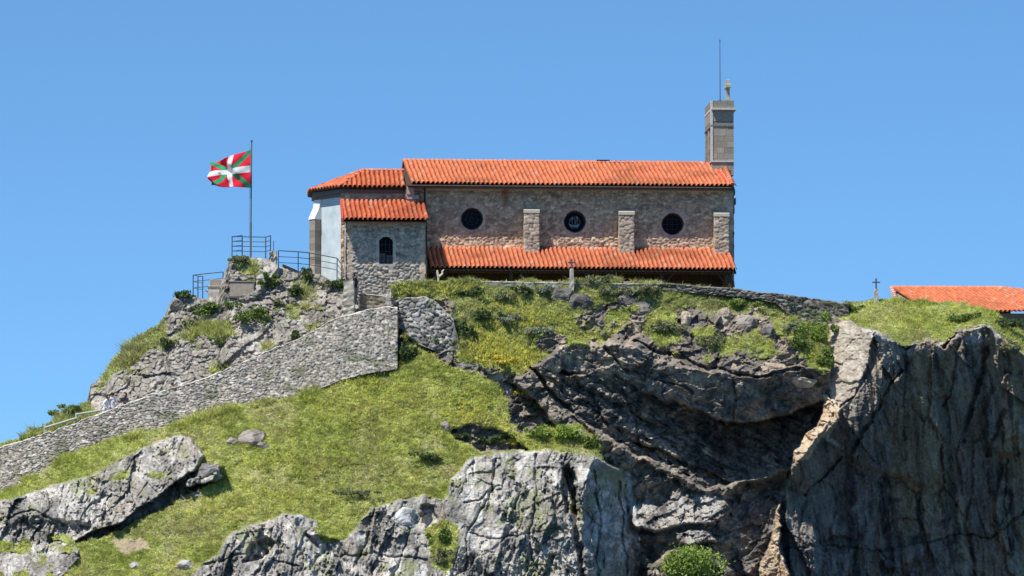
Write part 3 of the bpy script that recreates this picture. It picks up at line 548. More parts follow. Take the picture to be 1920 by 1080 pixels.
# ------------------------------------------------------------------ masonry walls out on the hill
def stone_cols(cr, pal, seed=0):
    k = cr; c = np.zeros(k.shape+(3,)); n = len(pal)
    idx = np.minimum((k*n).astype(int), n-1)
    return np.array(pal)[idx]*(0.8+0.4*((k*97.3) % 1.0))[..., None]
PAL_G = [(.47, .42, .35), (.37, .33, .28), (.54, .485, .41), (.43, .375, .31), (.32, .285, .24), (.48, .42, .345), (.60, .55, .48)]
def hill_wall(name, topl, botl, yl, thick, batter, sx, sz, label, pal, step=2.0, coping=(.66, .62, .53), seed=400, bump=0.09, rag=2.5, cat='stone wall', endwall=True):
    u0, u1 = topl[0][0], topl[-1][0]
    n = max(8, int((u1-u0)/step)); us = np.linspace(u0, u1, n)
    tv = interp(topl, us)+rag*fbm(us/11, us*0, seed, 3); bv = interp(botl, us); yy = interp(yl, us)
    m = max(6, int(np.max(bv-tv)/step)+2); s = np.linspace(0, 1, m)
    Ug = np.broadcast_to(us, (m, n)); Vg = tv+s[:, None]*(bv-tv+8); Yg = yy[None, :]-batter*s[:, None]*(bv-tv)/35
    Xg = Ug/35; Zg = -Vg/35
    slope = math.atan2((tv[-1]-tv[0]), (us[-1]-us[0]))*0.3
    xr = (Xg*math.cos(slope)-Zg*math.sin(slope)+.08*fbm(Xg*2, Zg*2, seed+1, 2))/sx; zr = (Zg+.06*fbm(Xg*2+9, Zg*2, seed+2, 2))/sz
    f1, f2, cx, cz, dx, dz = voro(xr+.35*fbm(xr*.9, zr*.9, seed+21, 3), zr+.35*fbm(xr*.9+5, zr*.9, seed+22, 3), seed, 1.0)
    e = f2-f1; k = h01(cx, cz, seed+3)
    hgt = bump*sstep(0.0, 0.22, e)+.05*fbm(Xg*1.3, Zg*1.3, seed+23, 4)+bump*0.7*(k-.5)+bump*.6*((h01(cx, cz, seed+5)-.5)*dx+(h01(cx, cz, seed+6)-.3)*dz)+0.02*fbm(Xg*8, Zg*8, seed+4, 3)
    W = P(Ug, Vg, Yg-hgt)
    c = stone_cols(k, pal); c = c*(0.5+0.5*sstep(0.0, 0.16, e))[..., None]; c = c*(0.7+.6*vn(Xg*9, Zg*9, seed+8))[..., None]
    c = mixc(c, (.10, .12, .04), .5*sstep(.25, .5, fbm(Xg*.9, Zg*1.3, seed+9, 4)))
    # coping, back face
    rows = [W]; cols = [c]
    t0 = P(us, tv, yy-.03); cp = np.array(coping)*(0.75+.5*h01(np.floor(us/11), 0*us, seed))[:, None]
    def rr(dy, dz): r = t0.copy(); r[:, 1] += dy; r[:, 2] += dz; return r
    pre = [rr(thick, -1.0), rr(thick, .0), rr(thick*.6, .05+.03*1), rr(thick*.25, .06), rr(-.02, .03)]
    W = np.concatenate([np.stack(pre), W]); c = np.concatenate([np.stack([cp*.7, cp*.9, cp, cp, cp]), c])
    o = mesh_np(name, W, grid_faces(*W.shape[:2]), 'masonry', c)
    if endwall:                                       # right hand end, closed back to the wall's far face
        me = W[5:, -1]; q = 8; gr_ = np.stack([me+np.array([0, 1, 0])*thick*t for t in np.linspace(0, 1, q)], 1)
        gr_[:, :, 0] += 0.04*(vn(gr_[:, :, 1]*4, gr_[:, :, 2]*4, seed)-.5)
        cc2 = np.broadcast_to(c[5:, -1][:, None], gr_.shape)*.9
        bm = bmesh.new(); bm.from_mesh(o.data); o2 = mesh_np('end', gr_, grid_faces(*gr_.shape[:2]), 'masonry', cc2)
        bm.from_mesh(o2.data); bm.to_mesh(o.data); bm.free(); bpy.data.objects.remove(o2)
    tag(o, label, cat); return o
hill_wall('stair_wall', WALL_TOP, WALL_BOT, WALL_Y, 0.5, 0.30, 0.23, 0.12, 'long grey rubble wall climbing the slope beside the stair path', [tuple(x*.92 for x in c) for c in PAL_G], 1.5, bump=.052)
hill_wall('retaining_wall', [(748, 561), (800, 558), (815, 566), (826, 574), (850, 600), (860, 640)], [(748, 606), (790, 640), (850, 662), (860, 668)], [(748, -7.1), (860, -7.6)], 1.0, 0.10, 0.30, 0.2,
          'short dark rubble retaining wall right of the stair wall end', [(.28, .265, .235), (.36, .335, .30), (.15, .145, .13), (.44, .41, .37)], 1.6, (.50, .46, .37), 430)
hill_wall('terrace_wall', [(1225, 531), (1300, 537), (1380, 543), (1450, 551), (1520, 560), (1592, 571)], [(1225, 534), (1300, 541), (1400, 550), (1455, 560), (1485, 588), (1560, 606), (1592, 606)], [(1225, -4.6), (1400, -4.3), (1592, -4.8)], 0.6, 0.0, 0.34, 0.15,
          'dark dry stone parapet wall running right from the chapel', [(.16, .15, .135), (.22, .20, .175), (.12, .115, .105), (.27, .25, .22)], 1.8, (.20, .19, .165), 460, 0.08, 2.0)
hill_wall('terrace_kerb', [(738, 535), (850, 528.5), (1000, 530.5), (1110, 533), (1228, 534)], [(738, 537), (850, 532), (1000, 534), (1110, 533), (1228, 537)], [(738, -5.5), (1228, -4.6)], 0.4, 0.0, 0.5, 0.12,
          'low pale kerb along the terrace edge before the porch', [(.34, .32, .26), (.40, .37, .31)], 1.8, (.42, .40, .32), 480, 0.03, 0.8, 'kerb')

# path (steps) behind the stair wall
pb = MB(); pts = np.linspace(-180, 735, 90)
for a, b in zip(pts[:-1], pts[1:]):
    m_ = (a+b)/2; v0 = float(interp(WALL_TOP, m_))+30; y0 = float(interp(WALL_Y, m_))
    pa = P(a, v0, y0+.45); q = P(b, v0, y0+.45)
    pb.box((pa[0], y0+.46, pa[2]-.5), (q[0]+.01, y0+3.4, pa[2]))
tag(pb.build('path', 'path'), kind='structure')

# ------------------------------------------------------------------ chapel
ORG = P(795, 525, 0.0); ROT = rad(4.0)
chapel = empty('chapel', ORG.tolist(), ROT)
tag(chapel, 'stone hilltop chapel with orange tiled roofs and a bell gable', 'chapel')
PAL_C = [(.60, .41, .28), (.46, .325, .225), (.68, .48, .33), (.54, .38, .26), (.38, .27, .19), (.62, .45, .31), (.72, .54, .37)]
PAL_S = [(.48, .42, .355), (.36, .32, .28), (.56, .50, .43), (.43, .37, .30), (.31, .28, .25), (.53, .45, .365)]
def panel(name, o, ex, w, h, pal, parent, seed, res=0.05, sx=0.26, sz=0.15, bump=0.05, circ=(), quoin=(), course=0, arch=None, stain=None, lintel=()):
    """a wall face from o along ex (unit, horizontal) and up z; the outward side is ex x z turned to the front"""
    ex = np.array(ex, float); ex /= np.linalg.norm(ex); nrm = np.array([ex[1], -ex[0], 0.0])
    nx = int(w/res)+1; nz = int(h/res)+1
    xs, zs = np.meshgrid(np.linspace(0, w, nx), np.linspace(0, h, nz)); keep = np.ones((nz-1, nx-1), bool)
    for (cx, cz, R) in circ:
        r = np.hypot(xs-cx, zs-cz); near = np.abs(r-R) < res*0.6
        xs = np.where(near, cx+(xs-cx)*R/np.maximum(r, 1e-6), xs); zs = np.where(near, cz+(zs-cz)*R/np.maximum(r, 1e-6), zs)
    cxm = (xs[:-1, :-1]+xs[1:, 1:])/2; czm = (zs[:-1, :-1]+zs[1:, 1:])/2
    for (cx, cz, R) in circ: keep &= np.hypot(cxm-cx, czm-cz) > R*0.985
    if arch:
        ax, az0, aw, ah = arch; inside = (np.abs(cxm-ax) < aw/2) & (czm > az0) & (czm < az0+ah-aw/2) | (np.hypot(cxm-ax, czm-(az0+ah-aw/2)) < aw/2)
        keep &= ~inside
    wxp = xs+.06*fbm(xs*2.3, zs*2.3, seed+1, 2); wzp = zs+.04*fbm(xs*2.3+7, zs*2.3, seed+2, 2)
    f1, f2, cx_, cz_, dx, dz = voro(wxp/sx, wzp/sz, seed); e = f2-f1; k = h01(cx_, cz_, seed+3)
    hgt = bump*sstep(0, .3, e)+bump*.7*(k-.5)+bump*.7*((h01(cx_, cz_, seed+5)-.5)*dx+(h01(cx_, cz_, seed+6)-.4)*dz)+.012*fbm(xs*7, zs*7, seed+4, 3)
    c = stone_cols(k, pal); c = c*(0.62+.38*sstep(0, .2, e))[..., None]
    c = mixc(c, np.array(pal).mean(0)*1.05, .35*sstep(-.1, .5, fbm(xs*.8, zs*.8, seed+11, 3)))     # smeared mortar
    def blocks(mask, bx, bz, off=0.0, tone=(.55, .43, .33)):
        nonlocal hgt, c
        rowi = np.floor((zs-off)/bz); ph = (rowi % 2)*.5; q = xs/bx+ph; ci = np.floor(q); fx = np.abs(q-ci-.5)*2; fz = np.abs((zs-off)/bz-rowi-.5)*2
        j = np.maximum(sstep(.90, 1, fx), sstep(.86, 1, fz)); kk = h01(ci, rowi, seed+20); 
        hgt = np.where(mask, bump*.9+.012*(kk-.5)-.02*j+.006*fbm(xs*7, zs*7, seed+4, 3), hgt)
        c = np.where(mask[..., None], np.array(tone)*(0.82+.36*kk)[..., None]*(1-.3*j)[..., None], c)
    for (q0, q1) in quoin: blocks((xs >= q0+.07*(np.floor(zs/.34) % 2)) & (xs <= q1-.07*(np.floor(zs/.34) % 2)), 9.0, .34)
    if course: blocks(zs > h-course, .95, course, h-course)
    for (cx, cz, R) in circ:
        r = np.hypot(xs-cx, zs-cz); th = np.arctan2(zs-cz, xs-cx); ph = th/(2*np.pi)*13; fr = np.abs(ph-np.floor(ph)-.5)*2; kk = h01(np.floor(ph), 0*ph, seed+30)
        RR = R+.16+.30*kk*(np.sin(th) > .3); mk = (r < RR); j = np.maximum(sstep(.86, 1, fr), sstep(.93, 1, r/RR))
        hgt = np.where(mk, bump*.8-.025*j, hgt); c = np.where(mk[..., None], (np.array((.52, .38, .29))*(0.75+.5*kk)[..., None])*(1-.35*j)[..., None], c)
        hgt = np.where(r < R+.02, bump*.5, hgt)
    if arch:
        ax, az0, aw, ah = arch; rr_ = np.where(zs > az0+ah-aw/2, np.hypot(xs-ax, zs-(az0+ah-aw/2)), np.abs(xs-ax))
        mk = (rr_ < aw/2+.16) & (zs > az0-.14) & (zs < az0+ah+.2); hgt = np.where(mk, bump*.9, hgt); c = np.where(mk[..., None], np.array((.52, .46, .39))*(.85+.3*h01(np.floor(zs/.3), np.floor(xs/.6), seed))[..., None], c)
    for (lx0, lx1, lz0, lz1, tone) in lintel:
        mk = (xs > lx0) & (xs < lx1) & (zs > lz0) & (zs < lz1); hgt = np.where(mk, bump*.9, hgt); c = np.where(mk[..., None], np.array(tone), c)
    if stain:
        sx0, sz0, sw, sh = stain; d = sstep(1, 0, np.abs(xs-sx0+.1*fbm(xs*3, zs*3, 5, 2))/(sw*(0.4+.6*sstep(sz0-sh, sz0, zs))))*sstep(sz0-sh, sz0-sh*.4, zs)
        c = mixc(c, (.22, .08, .035), .7*d)
    c = c*(0.82+.36*vn(xs*11, zs*11, seed+8))[..., None]
    W = np.array(o, float)+xs[..., None]*ex+zs[..., None]*np.array([0, 0, 1.0])+hgt[..., None]*nrm
    return mesh_np(name, W, grid_faces(nz, nx, keep), 'masonry', c, parent)
def core(parent, name, poly, z0, z1, mat='stonedark'):
    b = MB(); b.prism([(x, y, z0) for x, y in poly], (0, 0, z1-z0)); return b.build(name, mat, parent)

def tile_roof(name, o, ea, es, width, slen, parent, keep=None, seed=0, pitch=0.245, sag=0.0, skew=0.0, mat='tiles', base=(.71, .215, .10)):
    """clay tiles: o = upper left corner, ea along the eave, es down the slope"""
    ea = np.array(ea, float); ea /= np.linalg.norm(ea); es = np.array(es, float); es /= np.linalg.norm(es); nr = np.cross(ea, es)
    if nr[2] < 0: nr = -nr
    prof = [(0.0, -.03), (.16, -.022), (.19, .02), (.26, .062), (.38, .092), (.5, .10), (.62, .092), (.74, .062), (.81, .02), (.84, -.022)]
    ncol = int(round(width/pitch)); pc = width/ncol; rl_ = 0.29; nrow = max(1, int(math.ceil(slen/rl_))); rl_ = slen/nrow
    A = []; Hh = []; ids = []
    for i in range(ncol):
        for (p_, h_) in prof: A.append((i+p_)*pc); Hh.append(h_); ids.append(i if True else 0)
    A.append(ncol*pc); Hh.append(-.02); ids.append(ncol)
    A = np.array(A); Hh = np.array(Hh); ids = np.array(ids); VV = []; CC = []; T = []
    for r in range(nrow):
        for q, t in ((0, r*rl_), (1, (r+1)*rl_-.004)):
            off = (h01(ids, ids*0+r, seed)-.5)*.022*(pc/.245)+.014*np.sin(ids*.35+r*.8)+.03*vn(ids*.3, ids*0+r*.5, seed+3)
            cov = (Hh > -.015)
            off = np.where(cov, off, 0); dz = (.006 if q == 0 else .034)+np.where(cov, (h01(ids, ids*0+r, seed+1)-.5)*.012, -.004)
            wd = 1.0 if q else .86                            # tiles taper upslope
            cen = (ids+.5)*pc; a = np.where(cov, cen+(A-cen)*wd+off, A)
            sg_ = -sag*np.sin(np.pi*np.clip(A/width, 0, 1))+0.018*fbm(A*.6, A*0+t, seed+6, 2)
            VV.append(np.array(o)+np.outer(a+skew*t, ea)+t*es+np.outer(Hh*1.0+dz+sg_, nr)); T.append(t)
            k = h01(ids, ids*0+r, seed+2)
            col = np.array(base)*(0.88+.24*k)[:, None]; col = mixc(col, (.70, .26, .13), .35*(k > .8)); col = mixc(col, (.44, .10, .05), .3*((k*13) % 1 > .88)); col = mixc(col, (.55, .45, .36), .5*((k*29) % 1 > .975))
            col = np.where((Hh > -.015)[:, None], col, col*.5)
            col = col*(1-.28*sstep(.1, .5, fbm(A*.5, A*0+t*.8+seed, seed+9, 4)))[:, None]
            CC.append(col)
    VV = np.stack(VV); CC = np.stack(CC); n = len(A)
    f = grid_faces(len(VV), n)
    if keep is not None:
        am = (A[:-1]+A[1:])/2; tt = np.array(T); tm = (tt[:-1]+tt[1:])/2; am, tm = np.meshgrid(am, tm)
        f = grid_faces(len(VV), n, keep(am, tm))
    ob = mesh_np(name, VV, f, mat, CC, parent)
    md = ob.modifiers.new('thickness', 'SOLIDIFY'); md.thickness = 0.022; md.offset = -1 if np.cross(ea, es)[2] < 0 else 1
    return ob
def cap_tiles(name, p, q, parent, r=0.11, seed=1, base=(.60, .19, .10)):
    """a row of overlapping half round ridge tiles"""
    p = Vector(p); q = Vector(q); L_ = (q-p).length; n = max(2, int(L_/.36)); d = (q-p).normalized(); side = d.cross(Vector((0, 0, 1))).normalized(); up = side.cross(d)
    b = MB()
    for i in range(n):
        k = random.Random(seed*100+i).random(); a = p+d*(L_*i/n); e = p+d*(L_*(i+1)/n+.04); vs = []
        for c_, rr, lift in ((a, r*.92, 0), (e, r*1.08, .015)):
            for s in range(9):
                t = math.pi*s/8; vs.append(c_+side*math.cos(t)*rr+up*(math.sin(t)*rr*.9+lift-.03))
        b.add(vs, [(s, s+1, 10+s, 9+s) for s in range(8)]+[tuple(range(9)), tuple(range(17, 8, -1))], tuple(np.array(base)*(.8+.4*k)))
    return b.build(name, 'tiles', parent)

# nave
FLOORM = 'stonedark'
NX0, NX1 = -0.95, 16.70; ZB = -2.0; ZE = 5.05; YR = 3.3; ZR = 6.78
wins = [((u_-795)/35.0, (525-v_)/35.0) for u_, v_ in ((885, 409), (1079, 413), (1264, 416))]
panel('front_wall', (NX0, 0, ZB), (1, 0, 0), NX1-NX0, ZE-ZB+.12, PAL_C, chapel, 500, 0.05, circ=[(x-NX0, z-ZB, .60) for x, z in wins], quoin=[(NX1-NX0-.42, NX1-NX0)], course=.33, stain=(4.35-NX0, ZE-ZB-.2, .38, 1.3))
panel('side_wall', (NX0, 6.6, ZB), (0, -1, 0), 6.6, ZE-ZB+.1, PAL_C, chapel, 505, 0.08, quoin=[(6.2, 6.6)])
panel('gable_wall', (NX1, 0, ZB), (0, 1, 0), 6.6, ZE-ZB+.1, PAL_C, chapel, 506, 0.08, quoin=[(0, .4)])
cb_ = MB()
# solid core of the nave kept 0.45 m behind the front so that the windows are real recesses
cb_.box((NX0+.02, .45, ZB), (NX1-.02, 6.55, ZE)); cb_.prism([(NX0+.02, -.0, ZE), (NX0+.02, YR, ZR-.06), (NX0+.02, 6.6, ZE)], (NX1-NX0-.04, 0, 0)); cb_.build('inner_wall', 'stonedark', chapel)
for i, (x, z) in enumerate(wins):
    wo = None
    rv = MB(); n = 40
    vs = [(x+math.cos(2*math.pi*k/n)*.60, y, z+math.sin(2*math.pi*k/n)*.60) for y in (-.03, .34) for k in range(n)]
    rv.add(vs, [(k, (k+1) % n, n+(k+1) % n, n+k) for k in range(n)]); fr = rv.build('window', 'stonedark', chapel)
    if i == 1: fr['label'] = 'round window showing a pale sailing ship'
    gl = MB(); gl.tube((x, .30, z), (x, .33, z), .615, 40); gl.build('pane', 'glass', fr)
    fm = MB()
    for r0, r1 in ((.52, .60), ) if i != 0 else ((.52, .60), (.30, .325), (.09, .115)):
        for k in range(n):
            t0, t1 = 2*math.pi*k/n, 2*math.pi*(k+1)/n
            fm.add([(x+math.cos(t)*r, .26, z+math.sin(t)*r) for t in (t0, t1) for r in (r0, r1)]+[(x+math.cos(t)*r, .31, z+math.sin(t)*r) for t in (t0, t1) for r in (r0, r1)],
                   [(0, 1, 3, 2), (4, 6, 7, 5), (0, 2, 6, 4), (1, 5, 7, 3)])
    if i == 0:
        for k in range(8):
            t = math.pi*k/4; fm.tube((x+.10*math.cos(t), .285, z+.10*math.sin(t)), (x+.54*math.cos(t), .285, z+.54*math.sin(t)), .012, 6)
        for k in range(8):
            t = math.pi*(k+.5)/4; cx, cz = x+.41*math.cos(t), z+.41*math.sin(t)
            for q in range(10):
                a0, a1 = 2*math.pi*q/10, 2*math.pi*(q+1)/10; fm.tube((cx+.09*math.cos(a0), .285, cz+.09*math.sin(a0)), (cx+.09*math.cos(a1), .285, cz+.09*math.sin(a1)), .012, 5)
    if i == 2:
        for dx in (-.27, 0, .27): fm.tube((x+dx, .285, z-.5), (x+dx, .285, z+.5), .012, 6)
        for dz in (-.27, 0, .27): fm.tube((x-.5, .285, z+dz), (x+.5, .285, z+dz), .012, 6)
    fm.build('frame', M['gutter'] if i else M['lead'], fr)
    if i == 1:                                       # ship drawn in pale glazing bars
        sh = MB(); y = .27
        def bar(a, b, r=.014): sh.tube((x+a[0], y, z+a[1]), (x+b[0], y, z+b[1]), r, 6)
        sh.prism([(x-.32, y, z-.05), (x-.22, y, z-.12), (x-.05, y, z-.15), (x+.12, y, z-.14), (x+.24, y, z-.09), (x+.33, y, z-.02), (x+.2, y, z-.27), (x-.22, y, z-.27)], (0, .03, 0))
        for mx_, top_ in ((-.12, .30), (.03, .33), (.15, .32)): bar((mx_, -.12), (mx_, top_))
        sh.prism([(x-.10, y, z+.28), (x-.26, y, z+.10), (x-.22, y, z+.18)], (0, .02, 0))
        bar((-.3, -.05), (-.1, .27)); bar((.33, -.02), (.15, .3)); bar((-.1, .3), (-.28, .1)); bar((.12, .32), (.20, .18), .03); bar((-.12, .1), (-.02, .28)); bar((.05, -.1), (.12, .26)); bar((-.2, -.32), (.18, -.32), .01)
        sh.build('ship', 'pale_lead', fr)
# buttresses
def buttress(x0, x1, ztop, depth, seed, z0=1.2):
    r = empty('buttress', (0, 0, 0)); r.parent = chapel
    h = ztop-z0; res = .045; g = []
    # one wrapped sheet: left side, front, right side, with a sloping head
    per = [(x0, 0.05, 'l'), (x0, -depth, 'f'), (x1, -depth, 'r'), (x1, .05, 'e')]
    path = []; 
    for (a, b_, _), (c_, d_, _) in zip(per[:-1], per[1:]):
        n = max(2, int(math.hypot(c_-a, d_-b_)/res)); path += [(a+(c_-a)*k/n, b_+(d_-b_)*k/n) for k in range(n)]
    path.append((x1, .05)); path = np.array(path); nz = int(h/res); zs = np.linspace(z0, ztop, nz); L_ = np.concatenate([[0], np.cumsum(np.hypot(*(path[1:]-path[:-1]).T))])
    Lg, Zg = np.meshgrid(L_, zs); f1, f2, cx, cz, dx, dz = voro(Lg/.3, Zg/.2, seed); e = f2-f1; k = h01(cx, cz, seed+3)
    hg = .03*sstep(0, .3, e)+.03*(k-.5); cen = np.array([(x0+x1)/2, 0]); 
    dirs = path-cen; dirs[:, 0] = np.sign(dirs[:, 0])*(np.abs(path[:, 0]-cen[0]) > (x1-x0)/2-.01); dirs[:, 1] = -(path[:, 1] < -depth+.01).astype(float)
    W = np.zeros(Lg.shape+(3,)); W[..., 0] = path[:, 0]+dirs[:, 0]*hg*.6; W[..., 1] = path[:, 1]+dirs[:, 1]*hg; W[..., 2] = Zg
    c = stone_cols(k, [(.50, .41, .31), (.40, .33, .25), (.57, .47, .37), (.45, .36, .27)])*(.6+.4*sstep(0, .2, e))[..., None]
    s1 = np.concatenate([W]); o = mesh_np('shaft', s1, grid_faces(*s1.shape[:2]), 'masonry', c, r)
    cp = MB(); cp.prism([(x0-.03, -depth-.05, ztop-.02), (x0-.03, -depth-.05, ztop+.14), (x0-.03, .0, ztop+.34), (x0-.03, .0, ztop-.02)], (x1-x0+.06, 0, 0), (.56, .48, .38)); cp.build('capstone', 'ashlar', r)
for u0, u1, vt in ((982, 1010, 390), (1161, 1189, 392), (1341, 1368, 394)):
    buttress((u0-795)/35, (u1-795)/35, (525-vt)/35-.25, .62, 520+u0)
# nave roof, front and back slope
dvy = (YR+.80); sl = math.hypot(dvy, ZR-ZE); es = (0, -dvy/sl, -(ZR-ZE)/sl)
RX0, RX1 = -1.02, 16.48
tile_roof('roof', (RX0, YR, ZR+.05), (1, 0, 0), es, RX1-RX0, sl, chapel, seed=600, sag=.03, skew=0.07, keep=lambda a, t: (a-(RX1-RX0-1.10) < t*.55+.05) | (a > RX1-RX0-.27) )
bb = MB(); bb.prism([(RX0+.05, YR, ZR-.0), (RX0+.05, -.78, ZE-.0), (RX0+.05, -.78, ZE-.08), (RX0+.05, YR, ZR-.10)], (RX1-RX0-.1, 0, 0)); bb.build('roof_boards', 'wood', chapel)
bs = tile_roof('roof', (RX1, YR, ZR+.05), (-1, 0, 0), (0, dvy/sl, -(ZR-ZE)/sl), RX1-RX0, sl, chapel, seed=610)
cap_tiles('ridge_tiles', (RX0, YR, ZR+.07), (RX1-1.2, YR, ZR+.05), chapel, .10, 3, (.58, .22, .14))
cap_tiles('verge_tiles', (RX1+.02, YR+.0, ZR+.22), (RX1+.06, -.95, ZE+.13), chapel, .12, 4)
ft = MB(); ft.prism([(RX1-1.05, YR, ZR+.02), (RX1-.16, YR-.0, ZR+.16), (RX1-.2, -.2, ZE+.36)], (0, .03, .05)); ft.build('flashing', 'flash', chapel)
gt = MB(); gt.tube((RX0+.1, -.84, ZE-.07), (RX1, -.84, ZE-.07), .06, 8); gt.build('gutter', 'gutter', chapel)
gt = MB(); gt.tube((.03, -.10, ZE-.1), (.03, -.10, 1.6), .05, 8); gt.tube((.03, -.84, ZE-.08), (.03, -.10, ZE-.3), .05, 8); gt.build('downpipe', 'gutter', chapel)
gt = MB(); gt.box((NX0, -.2, ZE-.13), (NX1, .1, ZE+.10), (.33, .27, .23)); gt.build('cornice', 'ashlar', chapel)
# lean-to porch
LY = -2.45; LZ0, LZ1 = 1.74, .42; PX1 = 16.42
sl2 = math.hypot(LY, LZ0-LZ1)
tile_roof('porch_roof', (0.06, 0.0, LZ0), (1, 0, 0), (0, LY/sl2, -(LZ0-LZ1)/sl2), PX1-.06, sl2, chapel, seed=620, skew=0.06)
bb = MB(); bb.prism([(.06, -.02, LZ0-.08), (.06, LY+.02, LZ1-.06), (.06, LY+.02, LZ1-.12), (.06, -.02, LZ0-.16)], (PX1-.1, 0, 0)); bb.build('porch_boards', 'wood', chapel)
bb = MB(); bb.box((.06, LY+.22, LZ1-.22), (PX1-.05, LY+.38, LZ1-.02)); bb.build('beam', 'wood', chapel)
for k in range(5):
    x = .5+k*4.02; 
    if x > 16.3: x = 16.2
    b = MB(); b.box((x-.09, LY+.21, ZB), (x+.09, LY+.39, LZ1-.2)); b.tube((x, LY+.3, -.55), (x+(.6 if x < 16 else -.6), LY+.3, LZ1-.2), .05, 6); b.build('post', 'wood', chapel)
for k in range(28):
    x = .3+k*.6; b = MB(); b.prism([(x-.04, -.05, LZ0-.17), (x-.04, LY+.06, LZ1-.13), (x-.04, LY+.06, LZ1-.22), (x-.04, -.05, LZ0-.28)], (.08, 0, 0)); b.build('rafter', 'wood', chapel)
panel('porch_end_wall', (PX1-.05, LY+.5, ZB), (0, 1, 0), 1.9, 2.3, PAL_S, chapel, 540, .08)
b = MB(); b.box((PX1-.35, LY+.5, ZB), (PX1-.06, -.05, .35)); b.build('porch_end_core', 'stonedark', chapel)
b = MB(); b.box((-4.2, -.9+LY, ZB-.3), (PX1+.5, 7, ZB-.005)); b.build('porch_floor', 'stonedark', chapel)  # floor kept in dark stone to deepen the porch shade
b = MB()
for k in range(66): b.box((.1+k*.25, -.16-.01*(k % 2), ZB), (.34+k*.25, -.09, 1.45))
b.build('porch_shade_boards', 'wood', chapel)  # dark boards added to stand for the deep shade inside the porch
# sacristy block
SX0, SY = -4.22, -2.6; SZ = 2.95; SB = -2.6
panel('sacristy_wall', (SX0, SY, SB), (1, 0, 0), -SX0-.02, SZ-SB, PAL_S, chapel, 550, .045, sx=.28, sz=.16, bump=.06, quoin=[(0, .36), (-SX0-.36, -SX0)], course=.3, arch=((720-795)/35-SX0, .60-SB, .76, 1.46))
panel('sacristy_wall', (SX0, 0.4, SB), (0, -1, 0), 3.0, SZ-SB, PAL_S, chapel, 551, .08)
panel('sacristy_wall', (-.02, SY, SB), (0, 1, 0), 2.6, SZ-SB, PAL_S, chapel, 552, .08)
cx_ = (720-795)/35; b = MB()
b.box((SX0+.03, SY+.4, SB), (-.05, .3, SZ)); b.prism([(SX0+.03, SY+.0, SZ), (SX0+.03, -.02, SZ+1.2), (SX0+.03, -.02, SZ)], (-SX0-.08, 0, 0)); b.build('sacristy_core', 'stonedark', chapel)
b = MB(); arch = [(cx_-.39, .6), (cx_+.39, .6)]+[(cx_+.39*math.cos(t), 1.67+.39*math.sin(t)) for t in np.linspace(0, math.pi, 14)]
n = len(arch); b.add([(x, y, z) for y in (SY-.05, SY+.30) for x, z in arch], [(k, (k+1) % n, n+(k+1) % n, n+k) for k in range(n)]); aw_ = b.build('arched_window', 'stonedark', chapel)
b = MB(); b.prism([(x, SY+.28, z) for x, z in arch], (0, .03, 0)); b.build('pane', 'glass', aw_)
b = MB()
for dx in (-.2, 0, .2): b.box((cx_+dx-.012, SY+.2, .6), (cx_+dx+.012, SY+.22, 2.0))
for z in (.95, 1.3, 1.65): b.box((cx_-.38, SY+.205, z-.012), (cx_+.38, SY+.225, z+.012))
b.build('window_bars', 'lead', aw_)
b = MB(); b.box((cx_-.36, SY+.24, .64), (cx_-.04, SY+.26, 1.2)); b.box((cx_+.04, SY+.24, .64), (cx_+.36, SY+.26, 1.1)); b.build('curtain', 'clothgrey', aw_)
ey = SY-.75; sly = math.hypot(-ey+.0, 1.36)
zt = 4.22; ze = 2.86; sl3 = math.hypot(ey, zt-ze)
tile_roof('sacristy_roof', (SX0-.28, 0.0, zt), (1, 0, 0), (0, ey/sl3, -(zt-ze)/sl3), -SX0+.28, sl3, chapel, seed=630, pitch=.25, skew=0.03, base=(.58, .14, .06))
b = MB(); b.prism([(SX0-.24, -.02, zt-.06), (SX0-.24, ey+.03, ze-.06), (SX0-.24, ey+.03, ze-.14), (SX0-.24, -.02, zt-.14)], (-SX0+.2, 0, 0)); b.build('sacristy_boards', 'wood', chapel)
b = MB(); b.prism([(SX0-.30, ey, ze-.12), (SX0-.30, ey, ze+.10), (SX0-.30, 0, zt+.12), (SX0-.30, 0, zt-.1)], (.10, 0, 0)); b.build('sacristy_verge', 'flash', chapel)
b = MB(); b.tube((-.0, SY-.06, 2.6), (-.0, SY-.06, -1.6), .045, 8); b.build('downpipe', 'gutter', chapel)
gp = PV(691, 393, 0) - chapel.location
b = MB(); b.box((-3.05, -1.35, 3.42), (-2.87, -1.18, 3.78), (.5, .46, .36)); b.box((-3.12, -1.4, 3.72), (-2.8, -1.12, 3.80), (.55, .5, .4)); b.build('roof_vent', 'ashlar', chapel)
# stepped pale corner of the nave over the sacristy roof
b = MB(); 
for k, (x0_, x1_, z0_, z1_) in enumerate(((-.95, -.55, 4.55, 4.95), (-.95, -.30, 4.30, 4.55), (-.88, -.42, 4.05, 4.30))): b.box((x0_, -.42+.05*k, z0_), (x1_, .0, z1_), (.44-.04*k, .36-.03*k, .30-.02*k), .02)
b.build('corbel_stones', 'ashlar', chapel)
